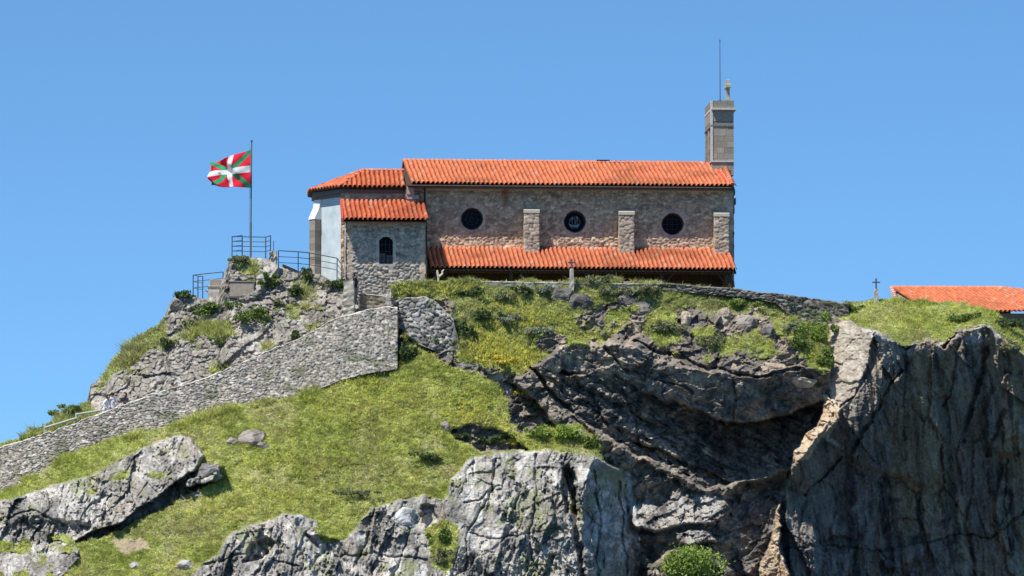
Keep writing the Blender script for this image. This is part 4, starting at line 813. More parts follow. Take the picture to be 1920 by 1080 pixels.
# chancel and polygonal apse
CY = .5; CE = 4.92
panel('chancel_wall', (-4.45, CY, SB), (1, 0, 0), 3.6, CE-SB, PAL_C, chapel, 560, .06, course=.32)
Ax = np.array([-4.42, CY]); Bx = np.array([-5.62, 2.15]); Cx = np.array([-5.62, 4.6]); Dx = np.array([-4.42, 6.2])
b = MB()
b.prism([(*Ax, SB), (*Bx, SB), (*Cx, SB), (*Dx, SB), (-.9, 6.2, SB), (-.9, CY+.1, SB), (-4.3, CY+.1, SB)], (0, 0, CE-SB-.42)); b.build('apse_wall', 'white', chapel)
b = MB(); s_ = .16
b.prism([(Ax[0]+.02, Ax[1]+.04, CE-.42), (Ax[0]-.02, Ax[1]-.02, CE-.42), (Bx[0]-.04, Bx[1]-.04, CE-.42), (Cx[0]-.04, Cx[1], CE-.42), (Dx[0], Dx[1], CE-.42), (-.9, 6.2, CE-.42), (-.9, CY+.1, CE-.42)], (0, 0, .2), (.20, .19, .18))
b.prism([(Ax[0]-.12, Ax[1]-.16, CE-.22), (Bx[0]-.32, Bx[1]-.1, CE-.22), (Cx[0]-.32, Cx[1], CE-.22), (Dx[0], Dx[1]+.1, CE-.22), (-.9, 6.3, CE-.22), (-.9, CY-.1, CE-.22)], (0, 0, .2), (.17, .16, .15)); b.build('eaves_cornice', 'ashlar', chapel)
AP = Vector((-3.15, YR, 6.22)); E1 = Vector((-4.62, CY-.55, CE+.02)); E2 = Vector((-6.15, 2.05, CE+.02)); E3 = Vector((-6.15, 4.75, CE+.02)); E4 = Vector((-4.62, 6.9, CE+.02)); RE = Vector((-1.0, YR, 6.22)); 
sl4 = math.hypot(YR-E1.y, AP.z-E1.z); W4 = -1.0-E1.x
tile_roof('chancel_roof', (E1.x, YR, AP.z+.03), (1, 0, 0), (0, (E1.y-YR)/sl4, (E1.z-AP.z)/sl4), W4, sl4, chapel, seed=640, pitch=.25, base=(.58, .145, .062), keep=lambda a, t: a > (1-t/sl4)*(AP.x-E1.x)-.02)
def tri_roof(E_a, E_b, seed):
    ea = (E_b-E_a); Lw = ea.length; ea = ea.normalized(); ap = AP-E_a; foot = ap.dot(ea); dn = E_a+ea*foot-AP; sl_ = dn.length; dn = dn.normalized(); o_ = AP-ea*foot
    tile_roof('apse_roof', (o_+Vector((0, 0, .03))), ea, dn, Lw, sl_, chapel, seed=seed, pitch=.25, base=(.60, .16, .075), keep=lambda a, t: (a > foot*(1-t/sl_)-.04) & (a < Lw-(Lw-foot)*(1-t/sl_)+.04))
tri_roof(E2, E1, 650); tri_roof(E3, E2, 651); tri_roof(E4, E3, 652)
tile_roof('chancel_roof', (-1.0, YR, AP.z+.03), (-1, 0, 0), (0, -(E1.y-YR)/sl4, (E1.z-AP.z)/sl4), W4, sl4, chapel, seed=641, pitch=.25, keep=lambda a, t: a < W4-(1-t/sl4)*(AP.x-E1.x))
b = MB(); b.add([AP-Vector((0, 0, .04)), E1, E2, E3, E4, RE-Vector((0, 0, .04)), (-1.0, E1.y, E1.z), (-1.0, E4.y, E4.z)], [(0, 2, 1), (0, 3, 2), (0, 4, 3), (0, 1, 6, 5), (0, 5, 7, 4), (1, 2, 3, 4, 7, 6)]); b.build('apse_boards', 'wood', chapel)
for q_, (a_, c_) in enumerate(((E1, AP), (E2, AP), (AP, RE))): cap_tiles('ridge_tiles', a_+Vector((0, 0, .08)), c_+Vector((0, 0, .09)), chapel, .095, 8+q_, (.60, .22, .13))
# apse buttress with its white cap
bd = Vector((-.75, -.66, 0)).normalized(); pd = Vector((.66, -.75, 0)).normalized(); B3 = Vector((Bx[0]+.12, Bx[1]+.1, 0)); wv = .23
br = empty('buttress', (0, 0, 0)); br.parent = chapel
b = MB(); zb_ = SB
prof_ = [(0, zb_), (.62, zb_), (.62, 3.42), (0, 3.42)]
for z0_ in np.arange(zb_, 3.42, .36):
    z1_ = min(z0_+.355, 3.42); k = h01(int(z0_*10), 3, 5); off = .02*(k-.5); cc_ = tuple(np.array((.33, .28, .235))*(.75+.5*k)); L2 = .62+off
    b.prism([B3-pd*wv+Vector((0, 0, z0_)), B3+bd*L2-pd*wv+Vector((0, 0, z0_)), B3+bd*L2+pd*wv+Vector((0, 0, z0_)), B3+pd*wv+Vector((0, 0, z0_))], (0, 0, z1_-z0_), cc_)
b.build('shaft', 'ashlar', br)
b = MB(); cap = [(0, 3.42), (.66, 3.42), (.62, 3.55), (.34, 4.02), (.24, 4.5), (0, 4.5)]
b.prism([B3+bd*a_-pd*(wv+.02)+Vector((0, 0, z_)) for a_, z_ in cap], pd*(2*wv+.04)); b.build('cap', 'whitecap', br)
# bell gable at the west end, its narrow side to the viewer
TX0, TX1 = 15.76, 16.98; TY0, TY1 = 1.9, 5.0; TZ0, TZ1 = 6.0, 10.10
def ashlar_block(b, lo, hi, bx, bz, tone, seed):
    z = lo[2]; r = 0
    while z < hi[2]-.02:
        z1 = min(z+bz*(.8+.4*h01(r, 1, seed)), hi[2]); x = lo[0]; i = 0
        if hi[2]-z1 < .1: z1 = hi[2]
        while x < hi[0]-.02:
            x1 = min(x+bx*(.7+.6*h01(i, r, seed+1)), hi[0])
            if hi[0]-x1 < .15: x1 = hi[0]
            k = float(h01(i, r, seed+2)); b.box((x, lo[1]-.012*k, z), (x1-.008, hi[1]+.01*k, z1-.008), tuple(np.array(tone)*(.72+.5*k))); x = x1; i += 1
        z = z1; r += 1
b = MB()
ashlar_block(b, (TX0, TY0, TZ0), (TX1, TY0+.55, 8.68), .42, .30, (.33, .295, .24), 700)
ashlar_block(b, (TX0, TY1-.55, TZ0), (TX1, TY1, 8.68), .42, .30, (.32, .285, .235), 701)
ashlar_block(b, (TX0+.004, (TY0+TY1)/2-.3, TZ0), (TX1-.004, (TY0+TY1)/2+.3, 8.68), .42, .30, (.32, .285, .235), 702)
b.box((TX0+.01, TY0+.01, 8.68), (TX1-.012, TY1-.01, 8.96), (.26, .235, .20)); ashlar_block(b, (TX0, TY0, 8.96), (TX1, TY1, 9.57), .75, .62, (.29, .26, .22), 703)
ashlar_block(b, (TX0, TY0-.02, 9.66), (TX1+.02, TY1, TZ1), .7, .45, (.34, .305, .255), 704)
b.box((TX0+.005, TY0, TZ0), (TX1-.01, TY1, 6.75), (.32, .285, .235))
b.build('bell_gable', 'ashlar', chapel)
b = MB(); b.box((TX0-.02, TY0-.22, 9.57), (TX1+.14, TY1+.1, 9.67)); b.build('cornice', 'mortarpale', chapel)
b = MB(); b.box((TX0-.03, TY0-.05, 8.67), (TX1+.0, TY1+.05, 8.76)); b.build('shadow_band', 'stonedark', chapel)  # dark strip stands for the band of shadow across the gable
b = MB(); b.box((TX0-.05, TY0-.07, 6.72), (TX1+.01, TY1+.06, 6.79)); b.box((TX0-.03, TY0-.045, 6.79), (TX0+.07, TY0+.3, 10.10)); b.build('trim_and_lit_edge', 'mortarpale', chapel)  # foot trim, plus an upright pale strip imitating the sunlit left edge
tri_y = TY0-.02
cx2 = TX1-.27; b = MB(); cyc = (TY0+TY1)/2-1.0
b.box((cx2-.13, cyc-.14, TZ1-.05), (cx2+.14, cyc+.14, TZ1+.12)); b.box((cx2-.10, cyc-.10, TZ1+.1), (cx2+.11, cyc+.1, TZ1+1.22), bev=.02); b.box((cx2-.14, cyc-.42, TZ1+.72), (cx2+.15, cyc+.42, TZ1+.95), bev=.03)
b.build('stone_cross', 'stone', chapel)
b = MB(); lx = TX0+.58; b.tube((lx, cyc+.3, TZ1-.05), (lx, cyc+.3, TZ1+3.45), .024, 6, .015); b.tube((lx, cyc+.3, TZ1), (lx, cyc+.3, TZ1+.15), .05, 8); b.tube((lx, cyc+.3, TZ1+3.35), (lx, cyc+.3, TZ1+3.5), .035, 6, .01); b.build('lightning_rod', 'gutter', chapel)
b = MB(); b.box((9.6, YR-.1, ZR+.13), (10.3, YR+.1, ZR+.17)); b.build('ridge_slab', 'slate', chapel)
b = MB()
for z_ in (4.9, 4.4, 3.9, 5.4): b.box((NX1-.02, .05, z_-.2), (NX1+.10+.05*math.sin(z_*9), .5, z_+.15), (.12, .115, .10), .02)
b.box((RX1+.02, -.5, ZE-.12), (RX1+.22, 6.0, ZE+.05), (.10, .10, .09)); b.box((RX1+.04, 1.2, 6.0), (RX1+.26, 5, 6.2), (.10, .10, .09)); b.build('gable_stones', 'ashlar', chapel)

# house on the right behind the hill
HO = P(1683, 560, 5.0); house = empty('house', HO.tolist(), rad(2)); tag(house, 'low house with an orange tiled hip roof behind the right crest', 'house')
hx = 6.0; hl = 12.0; b = MB()
def hP(u, v): p = P(u, v, 5.0)-HO; return p[0], p[2]
rz_ = hP(1683, 541)[1]; zt_ = rz_+.10; 
tile_roof('roof', (0, 2.6, rz_+.27), (1, 0, 0), (0, -.93, -.367), 12.0, 4.6, house, seed=660, skew=0.35, keep=lambda a, t: a < 6.2+t*1.9)
es2 = Vector((.93, 0, -.367))
tile_roof('roof', (6.1, 2.6+8, rz_+.27), (0, -1, 0), (.90, 0, -.31), 12.5, 6.0, house, seed=661, keep=lambda a, t: (a > 8-t*.85) & (a < 8+t*.66))
cap_tiles('ridge_tiles', (0, 2.6, rz_+.30), (6.1, 2.6, rz_+.30), house, .11, 21, (.62, .25, .16)); cap_tiles('ridge_tiles', (6.1, 2.6, rz_+.33), (12.2, -1.7, rz_-1.35), house, .11, 22)
cap_tiles('verge_tiles', (0, 2.6, rz_+.30), (0, -1.7, rz_-1.4), house, .11, 23, (.62, .30, .22))
b.box((.25, -1.2, -4.5), (11.6, 7.5, rz_-1.45), (.2, .17, .15)); b.build('wall', 'ashlar', house)
b = MB(); b.prism([(.25, -1.2, rz_-1.44), (.25, 2.6, rz_+.12), (.25, 6.4, rz_-1.44)], (5.8, 0, 0), (.25, .22, .19)); b.build('gable', 'ashlar', house)

# ------------------------------------------------------------------ flag pole and flag
fp = PV(470, 484, -1.6); pole = empty('flagpole', fp); tag(pole, 'tall thin flagpole on the rocky mound left of the chapel', 'flagpole')
hp = (PV(471, 265, -1.6)-fp).z
b = MB(); b.tube((0, 0, -.4), (0, 0, hp*.30), .052, 10); b.tube((0, 0, hp*.30), (.02, 0, hp), .042, 10, .034); b.build('mast', 'pole', pole)
b = MB(); b.tube((.02, 0, hp), (.02, 0, hp+.05), .075, 10); b.build('finial', 'pole', pole)
b = MB(); b.tube((-.08, -.03, 1.0), (-.07, -.03, hp*.96), .008, 5); b.build('rope', 'pole', pole)
# flag: 2.25 m cloth pulled left by the wind; corners follow the photo
nx_, ny_ = 150, 90; s = np.linspace(0, 1, nx_)[None, :]; t = np.linspace(0, 1, ny_)[:, None]       # s from the mast outwards, t downwards
tl = np.array([470.0, 281]); bl = np.array([470.0, 352]); tr = np.array([398.0, 302]); br_ = np.array([393.0, 349])
topc = [(0, 281), (.25, 286), (.5, 292), (.7, 299), (1, 304)]; botc = [(0, 352), (.3, 351), (.6, 350), (1, 348)]
vt_ = np.interp(s[0], [a for a, _ in topc], [b_ for _, b_ in topc]); vb_ = np.interp(s[0], [a for a, _ in botc], [b_ for _, b_ in botc])
uF = 470-(s*(73+6*np.sin(t*3.1)-3.0*np.sin(s*17+t*11)*s))+1.2*np.sin(t*5+s*6)*s; vF = vt_[None, :]*(1-t)+vb_[None, :]*t+1.6*np.sin(t*8+s*9)*s
yF = -1.6+.40*np.sin(s*8.5+t*4.6)*s+.20*np.sin(s*17+t*11)*s**.7+.045*np.sin(t*15-s*11)*(.35+s)-.35*s+1.1*(.5-t)*(.3+.7*s)
FW = P(uF, vF, yF)-np.array(fp)
ss, tt = np.broadcast_arrays(s, t); red = rgb(.80, .03, .06); green = rgb(.05, .36, .16); wht = rgb(.83, .83, .82)
asp = 25/14.0; xx = (ss-.5)*2*asp; yy_ = (tt-.5)*2
dd = np.minimum(np.abs(yy_-xx/asp), np.abs(yy_+xx/asp))*asp/math.hypot(1, asp)
fc = np.where((dd < .155)[..., None], green, red); fc = np.where(((np.abs(xx) < .19) | (np.abs(yy_) < .19))[..., None], wht, fc)
fo = mesh_np('flag', FW+np.array(fp), grid_faces(ny_, nx_), 'flagcloth', fc, None, True)
md = fo.modifiers.new('thickness', 'SOLIDIFY'); md.thickness = .015; fo.data.update()
tag(fo, 'waving red flag with green diagonals and a white cross', 'flag')

# ------------------------------------------------------------------ railings
def railing(label, posts, nr, hgt, prot=.028, rr=.018, name='railing'):
    """posts: list of world base points"""
    r = empty(name, posts[0]); tag(r, label, 'railing', 'iron railings on the mound'); o = posts[0]; q = [p-o for p in posts]
    for p in q:
        b = MB(); b.tube(p+Vector((0, 0, -.3)), p+Vector((0, 0, hgt)), prot, 8); b.build('post', 'iron', r)
    for k in range(nr):
        z = hgt*(1-k/nr*.92); b = MB()
        for a, c_ in zip(q[:-1], q[1:]): b.tube(a+Vector((0, 0, z)), c_+Vector((0, 0, z)), rr if k else rr*1.4, 6)
        b.build('rail', 'iron', r)
    return r
railing('square iron railing around the foot of the flagpole', [PV(454, 481, -1.0), PV(435, 483, -2.5), PV(498, 484, -2.5), PV(507, 481, -1.0)], 4, 1.12)
railing('iron railing rising to the white apse wall from the mound', [PV(522, 506, -3.2), PV(559, 508, -3.0), PV(580, 510, -2.6), PV(632, 520, -2.6), PV(641, 533, -3.2)], 3, 1.02)
railing('iron railing at the left end of the mound terrace', [PV(418, 549, -1.4), PV(362, 555, -1.4), PV(371, 557, -2.2), PV(380, 558, -3.0)], 3, 1.12)
# pale wooden handrail along the path
pr = empty('handrail', PV(84, 812, -9.2)); tag(pr, 'pale wooden handrail beside the lower stair path', 'handrail'); o0 = Vector(pr.location)
hp_ = [(84, 800, -9.2), (143, 780, -9.0), (192, 768, -8.8)]
for (u_, v_, y_) in hp_[:2]:
    p = PV(u_, v_, y_)-o0; b = MB(); b.box((p.x-.06, p.y-.06, p.z-.9), (p.x+.06, p.y+.06, p.z+.16)); b.build('post', 'rail_wood', pr)
for a, c_, y1, y2 in (((84, 802), (143, 784), -9.25, -9.1), ((143, 777), (194, 769), -9.1, -9.0)):
    b = MB(); b.tube(PV(*a, y1)-o0, PV(*c_, y2)-o0, .055, 8); b.build('rail', 'rail_wood', pr)

# ------------------------------------------------------------------ gate pillars, crosses, plaque, small things
def pillar(name, u, vt, vb, Y0, wpx, label, cat, mat='stone', seed=1, rough=.03):
    base_ = PV(u, vb, Y0); r_ = random.Random(seed); h = (PV(u, vt, Y0)-base_).z; w2 = wpx/70
    o = empty(name, base_); b = MB(); z = -.5
    bm = bmesh.new(); n = max(6, int(h/.12)); prev = None; rings = []
    for k in range(n+1):
        z = -.5+(h+.5)*k/n; wv_ = w2*(1.06-.12*k/n); ring = [bm.verts.new((sx*wv_+r_.uniform(-rough, rough), sy*wv_+r_.uniform(-rough, rough), z)) for sx, sy in ((-1, -1), (0, -1.05), (1, -1), (1.05, 0), (1, 1), (0, 1), (-1, 1), (-1.05, 0))]
        rings.append(ring)
    for a, c_ in zip(rings[:-1], rings[1:]):
        for k in range(8): bm.faces.new((a[k], a[(k+1) % 8], c_[(k+1) % 8], c_[k]))
    bm.faces.new(rings[0][::-1]); bm.faces.new(rings[-1]); me = bpy.data.meshes.new('shaft'); bm.to_mesh(me); bm.free(); me.materials.append(M[mat])
    s_ = bpy.data.objects.new('shaft', me); COL.objects.link(s_); s_.parent = o; tag(o, label, cat); return o, h
pillar('gate_pillar', 654, 527, 588, -5.3, 20, 'rough pale stone pillar at the head of the stairs', 'pillar', 'stone', 3, .05)
pillar('stone_post', 729, 545, 580, -6.0, 9, 'narrow pale stone post right of the stairs by the yellow flowers', 'post', 'stone', 4, .03)
hill_wall('step_wall', [(672, 552), (700, 554), (724, 556)], [(672, 590), (724, 588)], [(672, -4.4), (724, -4.4)], .5, .0, .8, .11, 'low brown coursed wall between the pillar and the stone post', [(.27, .235, .18), (.32, .28, .215), (.24, .205, .16)], 1.8, (.45, .42, .36), 440, .04, 1.0)
def cross_on(name, u, vt, vb, Y0, wpx, ct, label, seed):
    o, h = pillar(name, u, vt, vb, Y0, wpx, label, 'cross', 'stone', seed, .015)
    hh = (vt-ct)/35; b = MB(); b.tube((0, 0, h-.02), (0, 0, h+hh), .04, 6); b.tube((-hh*.38, 0, h+hh*.66), (hh*.38, 0, h+hh*.66), .036, 6); b.tube((0, 0, h+hh), (0, 0, h+hh+.03), .045, 6, .01); b.build('iron_cross', 'iron', o)
    return o
cross_on('cross', 1643, 542, 566, -3.9, 8, 523, 'small iron cross on a stone pedestal on the right grassy crest', 7)
cross_on('cross', 1072, 504, 532, -5.2, 7.5, 486, 'small iron cross on a stone pedestal before the chapel porch', 8)
# pale forked branch before the porch
fkb = PV(822, 524, -4.6); fk = MB(); 
fk.tube((0, 0, -.3), (0, 0, .18), .05, 7, .06); fk.tube((0, 0, .15), (-.06, 0, .42), .07, 7, .06); fk.tube((-.06, 0, .42), (-.04, 0, .48), .06, 7, .03); fk.tube((0, 0, .12), (.22, 0, .30), .06, 7, .055); fk.tube((.22, 0, .30), (.20, 0, .44), .055, 7, .05); fk.tube((.20, 0, .43), (.30, 0, .52), .05, 7, .02)
fko = fk.build('forked_branch', 'palewood'); fko.location = fkb; tag(fko, 'pale forked piece of wood upright before the dark porch', 'branch')
# plaque set in the mound rock
pq = empty('stone_plaque', PV(453, 556, -3.72)); tag(pq, 'brown rectangular stone plaque set into the rocky mound', 'plaque')
b = MB(); b.box((-.62, -.02, 0), (.60, .5, .74), bev=.02); b.build('slab', 'plaque', pq)
b = MB(); b.box((-.70, -.05, .74), (.68, .6, .82), bev=.02); b.box((-.66, -.04, -.06), (.68, .55, 0)); b.box((.60, -.05, 0), (.67, .5, .74)); b.build('surround', 'stonedark', pq)
# stone bench-like stack at left of the mound
sb = empty('stone_altar', PV(401, 556, -2.6)); tag(sb, 'small stack of flat stones beside the left mound railing', 'stone stack')
for k, (a_, c_, z0_, z1_, m_) in enumerate(((-.28, .4, -.3, .25, 'stone'), (-.42, .45, .25, .34, 'mortarpale'), (-.3, .42, .34, .50, 'stonedark'), (-.36, .46, .50, .58, 'stone'), (-.2, .45, .58, .9, 'plaque'))):
    b = MB(); b.box((a_, -.3+.03*k, z0_), (c_, .3, z1_), bev=.015); b.build('slab', m_, sb)
# stone stub with a spike right of the flagpole railing, and dark little roof behind
st, h_ = pillar('stone_stub', 512, 471, 500, -2.0, 13, 'broken stone stub with a metal spike beside the flagpole railing', 'stone post', 'stone', 9, .05)
b = MB(); b.tube((.02, 0, h_-.05), (.02, 0, h_+.55), .02, 6); b.build('spike', 'iron', st)
dr = empty('dark_hut_roof', PV(545, 514, -.3)); tag(dr, 'dark low pitched hut roof peeking over the mound beside the railing', 'hut')
b = MB(); b.prism([(-.45, -.5, .0), (-.40, -.5, .50), (.75, -.5, .0)], (0, 1.4, 0)); b.build('roof', 'slate', dr)
b = MB(); b.box((-.35, -.3, -.9), (.6, .8, -.01)); b.build('wall', 'stonedark', dr)

# ------------------------------------------------------------------ loose rocks (each its own)
def rock(u, v, rx, ry, rz_, label, seed, pal=((.26, .24, .215), (.44, .42, .38)), name='rock', sink=.35, flat=1.0):
    bm = bmesh.new(); bmesh.ops.create_icosphere(bm, subdivisions=5, radius=1.0); vs = np.array([v_.co[:] for v_ in bm.verts])
    r_ = np.random.default_rng(seed); d = np.ones(len(vs))
    for _ in range(16):                                   # cut with random planes: angular block
        n = r_.normal(size=3); n /= np.linalg.norm(n); k = r_.uniform(.55, .9); p = vs@n; vs = vs-np.outer(np.maximum(p-k, 0)*.92, n)
    nn_ = fbm(vs[:, 0]*2+seed, vs[:, 2]*2+vs[:, 1], seed, 4)*.12; fcs = facets(vs[:, 0]+vs[:, 1]*.5, vs[:, 2], .5, .3, .4, seed+1)[0]*.10
    vs = vs*(1+nn_+fcs)[:, None]; vs *= np.array([rx, ry, rz_])
    for v_, q in zip(bm.verts, vs): v_.co = q
    me = bpy.data.meshes.new(name); bm.to_mesh(me); bm.free()
    c = mixc(pal[0], pal[1], sstep(-.3, .4, fbm(vs[:, 0]*2.5, vs[:, 2]*2.5+vs[:, 1], seed+2, 4))); a = me.color_attributes.new('Col', 'FLOAT_COLOR', 'POINT')
    cc_ = np.ones((len(vs), 4), np.float32); cc_[:, :3] = c; a.data.foreach_set('color', cc_.ravel()); me.materials.append(M['rock'])
    o = bpy.data.objects.new(name, me); COL.objects.link(o); g = ground_at(u, v); o.location = g+Vector((0, ry*sink, 0)); o.rotation_euler = (0, 0, r_.uniform(-.2, .2)); tag(o, label, 'rock', 'loose rocks on the hill'); return o
BR = ((.22, .19, .165), (.36, .31, .27)); DK = ((.10, .095, .09), (.22, .20, .18)); TN = ((.34, .27, .2), (.52, .42, .31))
rock(468, 826, .95, .7, .75, 'brown broken boulder alone in the middle of the grass slope', 11, BR)
rock(438, 832, .38, .4, .35, 'small brown rock leaning on the left of the lone boulder', 12, BR)
rock(494, 840, .45, .4, .38, 'small brown rock at the right foot of the lone boulder', 13, BR)
rock(371, 932, .26, .22, .24, 'small pale stone in the grass right of the long outcrop', 14)
rock(392, 884, .75, .6, .50, 'dark rounded rock at the right tip of the long outcrop', 15, ((.16, .15, .14), (.28, .26, .24)))
rock(836, 800, .35, .5, .42, 'squarish pinkish rock at the left end of the dark hollow', 16, ((.28, .23, .20), (.40, .34, .30)))
rock(925, 708, .75, .5, .60, 'pinkish grey rock ledge below the yellow flowers', 17, ((.28, .25, .22), (.42, .37, .33)))
rock(948, 735, .5, .4, .7, 'upright pinkish rock under the ledge beside the small yellow bush', 18, ((.25, .22, .20), (.38, .33, .30)))
rock(1052, 556, .85, .6, .55, 'dark grey rock jutting from the grass below the porch cross', 19, DK)
rock(1087, 574, .85, .6, .65, 'black rock beside the dark rock below the porch', 20, ((.07, .068, .065), (.15, .14, .13)))
rock(1172, 568, .65, .5, .50, 'dark grey block with a pale left side under the grassy edge', 21, DK)
rock(1200, 585, .8, .6, .65, 'large shadowy block right of the pale sided block', 22, DK)
rock(1358, 603, .55, .5, .75, 'tan upright boulder standing at the cliff brow below the parapet', 23, TN)
rock(1284, 598, .32, .4, .70, 'thin tan standing rock left of the tan boulder', 24, TN)
rock(1402, 610, .65, .5, .55, 'dark brown boulder right of the tan upright boulder', 25, BR)
rock(1443, 628, .55, .5, .50, 'grey boulder near the leafy shrubs below the dry stone parapet', 26, DK)
rock(1040, 690, .5, .4, .30, 'pale flat rock on the brown ledge above the overhang', 27, TN)
rock(1155, 652, .35, .4, .18, 'small tan slab above the overhanging band', 28, TN)
rock(1450, 690, .8, .5, .35, 'broad tan slab resting on top of the overhanging band', 29, TN)
rock(1505, 715, .9, .5, .35, 'long tan slab right above the lip of the cave', 30, TN)
rock(330, 574, .55, .5, .45, 'brown jutting rock at the left shoulder of the mound', 31, BR)
rock(755, 975, .8, .6, .8, 'very pale rounded rock at the lower edge of the grass', 32, ((.42, .41, .39), (.62, .61, .59)))
rock(832, 965, .22, .25, .62, 'thin brown stone standing left of the big pale boulder', 33, ((.28, .22, .16), (.38, .30, .22)))
rock(345, 1062, .6, .5, .35, 'small grey rock at the bottom edge of the grass slope', 34)
rock(252, 1062, .35, .4, .35, 'small pale rock at the bottom left of the grass slope', 35)
rock(870, 688, .7, .5, .35, 'dark flat rock in shade above the pinkish ledge', 36, DK)

# ------------------------------------------------------------------ shrubs
def shrub(u, v, rx, rz_, kind, label, seed, group=None, fwd=.0, n=None, upright=0.0, dome=False):
    r_ = np.random.default_rng(seed); n = n or int(900*max(rx, .35)*max(rz_, .35)*2+250)
    g = ground_at(u, v)
    nb = 16; cen = r_.normal(size=(nb, 3))*np.array([rx, rx*.6, rz_])*.55; cen[:, 2] = np.abs(cen[:, 2])*.9; rad_ = r_.uniform(.18, .48, nb)
    if dome: cen *= .52; rad_ = r_.uniform(.6, .8, nb); n = n*2
    k = r_.integers(0, nb, n); d = r_.normal(size=(n, 3)); d /= np.linalg.norm(d, axis=1)[:, None]; rr = (.55+.45*r_.random(n)**.5)*(1+.5*(r_.random(n) > .93))
    p = cen[k]+d*(rad_[k]*rr)[:, None]*np.array([rx, rx*.75, rz_]); p[:, 2] += rz_*.3
    sz = r_.uniform(.04, .085, n)*(1.0 if not upright else 1.0)
    a = r_.normal(size=(n, 3)); a[:, 2] += upright*3; a /= np.linalg.norm(a, axis=1)[:, None]; b_ = np.cross(a, r_.normal(size=(n, 3))); b_ /= np.linalg.norm(b_, axis=1)[:, None]
    L1 = sz*(1.4+2.2*upright); W1 = sz*(.7-.25*upright)
    vs = np.stack([p-a*L1[:, None], p+b_*W1[:, None], p+a*L1[:, None], p-b_*W1[:, None]], 1).reshape(-1, 3)
    pals = {'dark': ((.065, .10, .035), (.15, .20, .08)), 'green': ((.11, .17, .04), (.22, .29, .08)), 'grey': ((.20, .24, .17), (.32, .36, .26)), 'olive': ((.17, .19, .09), (.29, .30, .16)), 'yellow': ((.50, .45, .08), (.75, .65, .12)), 'bright': ((.20, .29, .05), (.34, .44, .11))}
    lo, hi = pals[kind]; c = mixc(lo, hi, np.clip(r_.random(n)*.7+.3*r_.random(nb)[k], 0, 1)); cs = np.repeat(c, 4, 0)
    o = mesh_np('shrub', vs, np.arange(n*4).reshape(-1, 4), 'leaf', cs); o.location = g+Vector((0, -fwd, -rz_*.35)); tag(o, label, 'shrub', group or 'shrubs and weeds on the hill'); return o
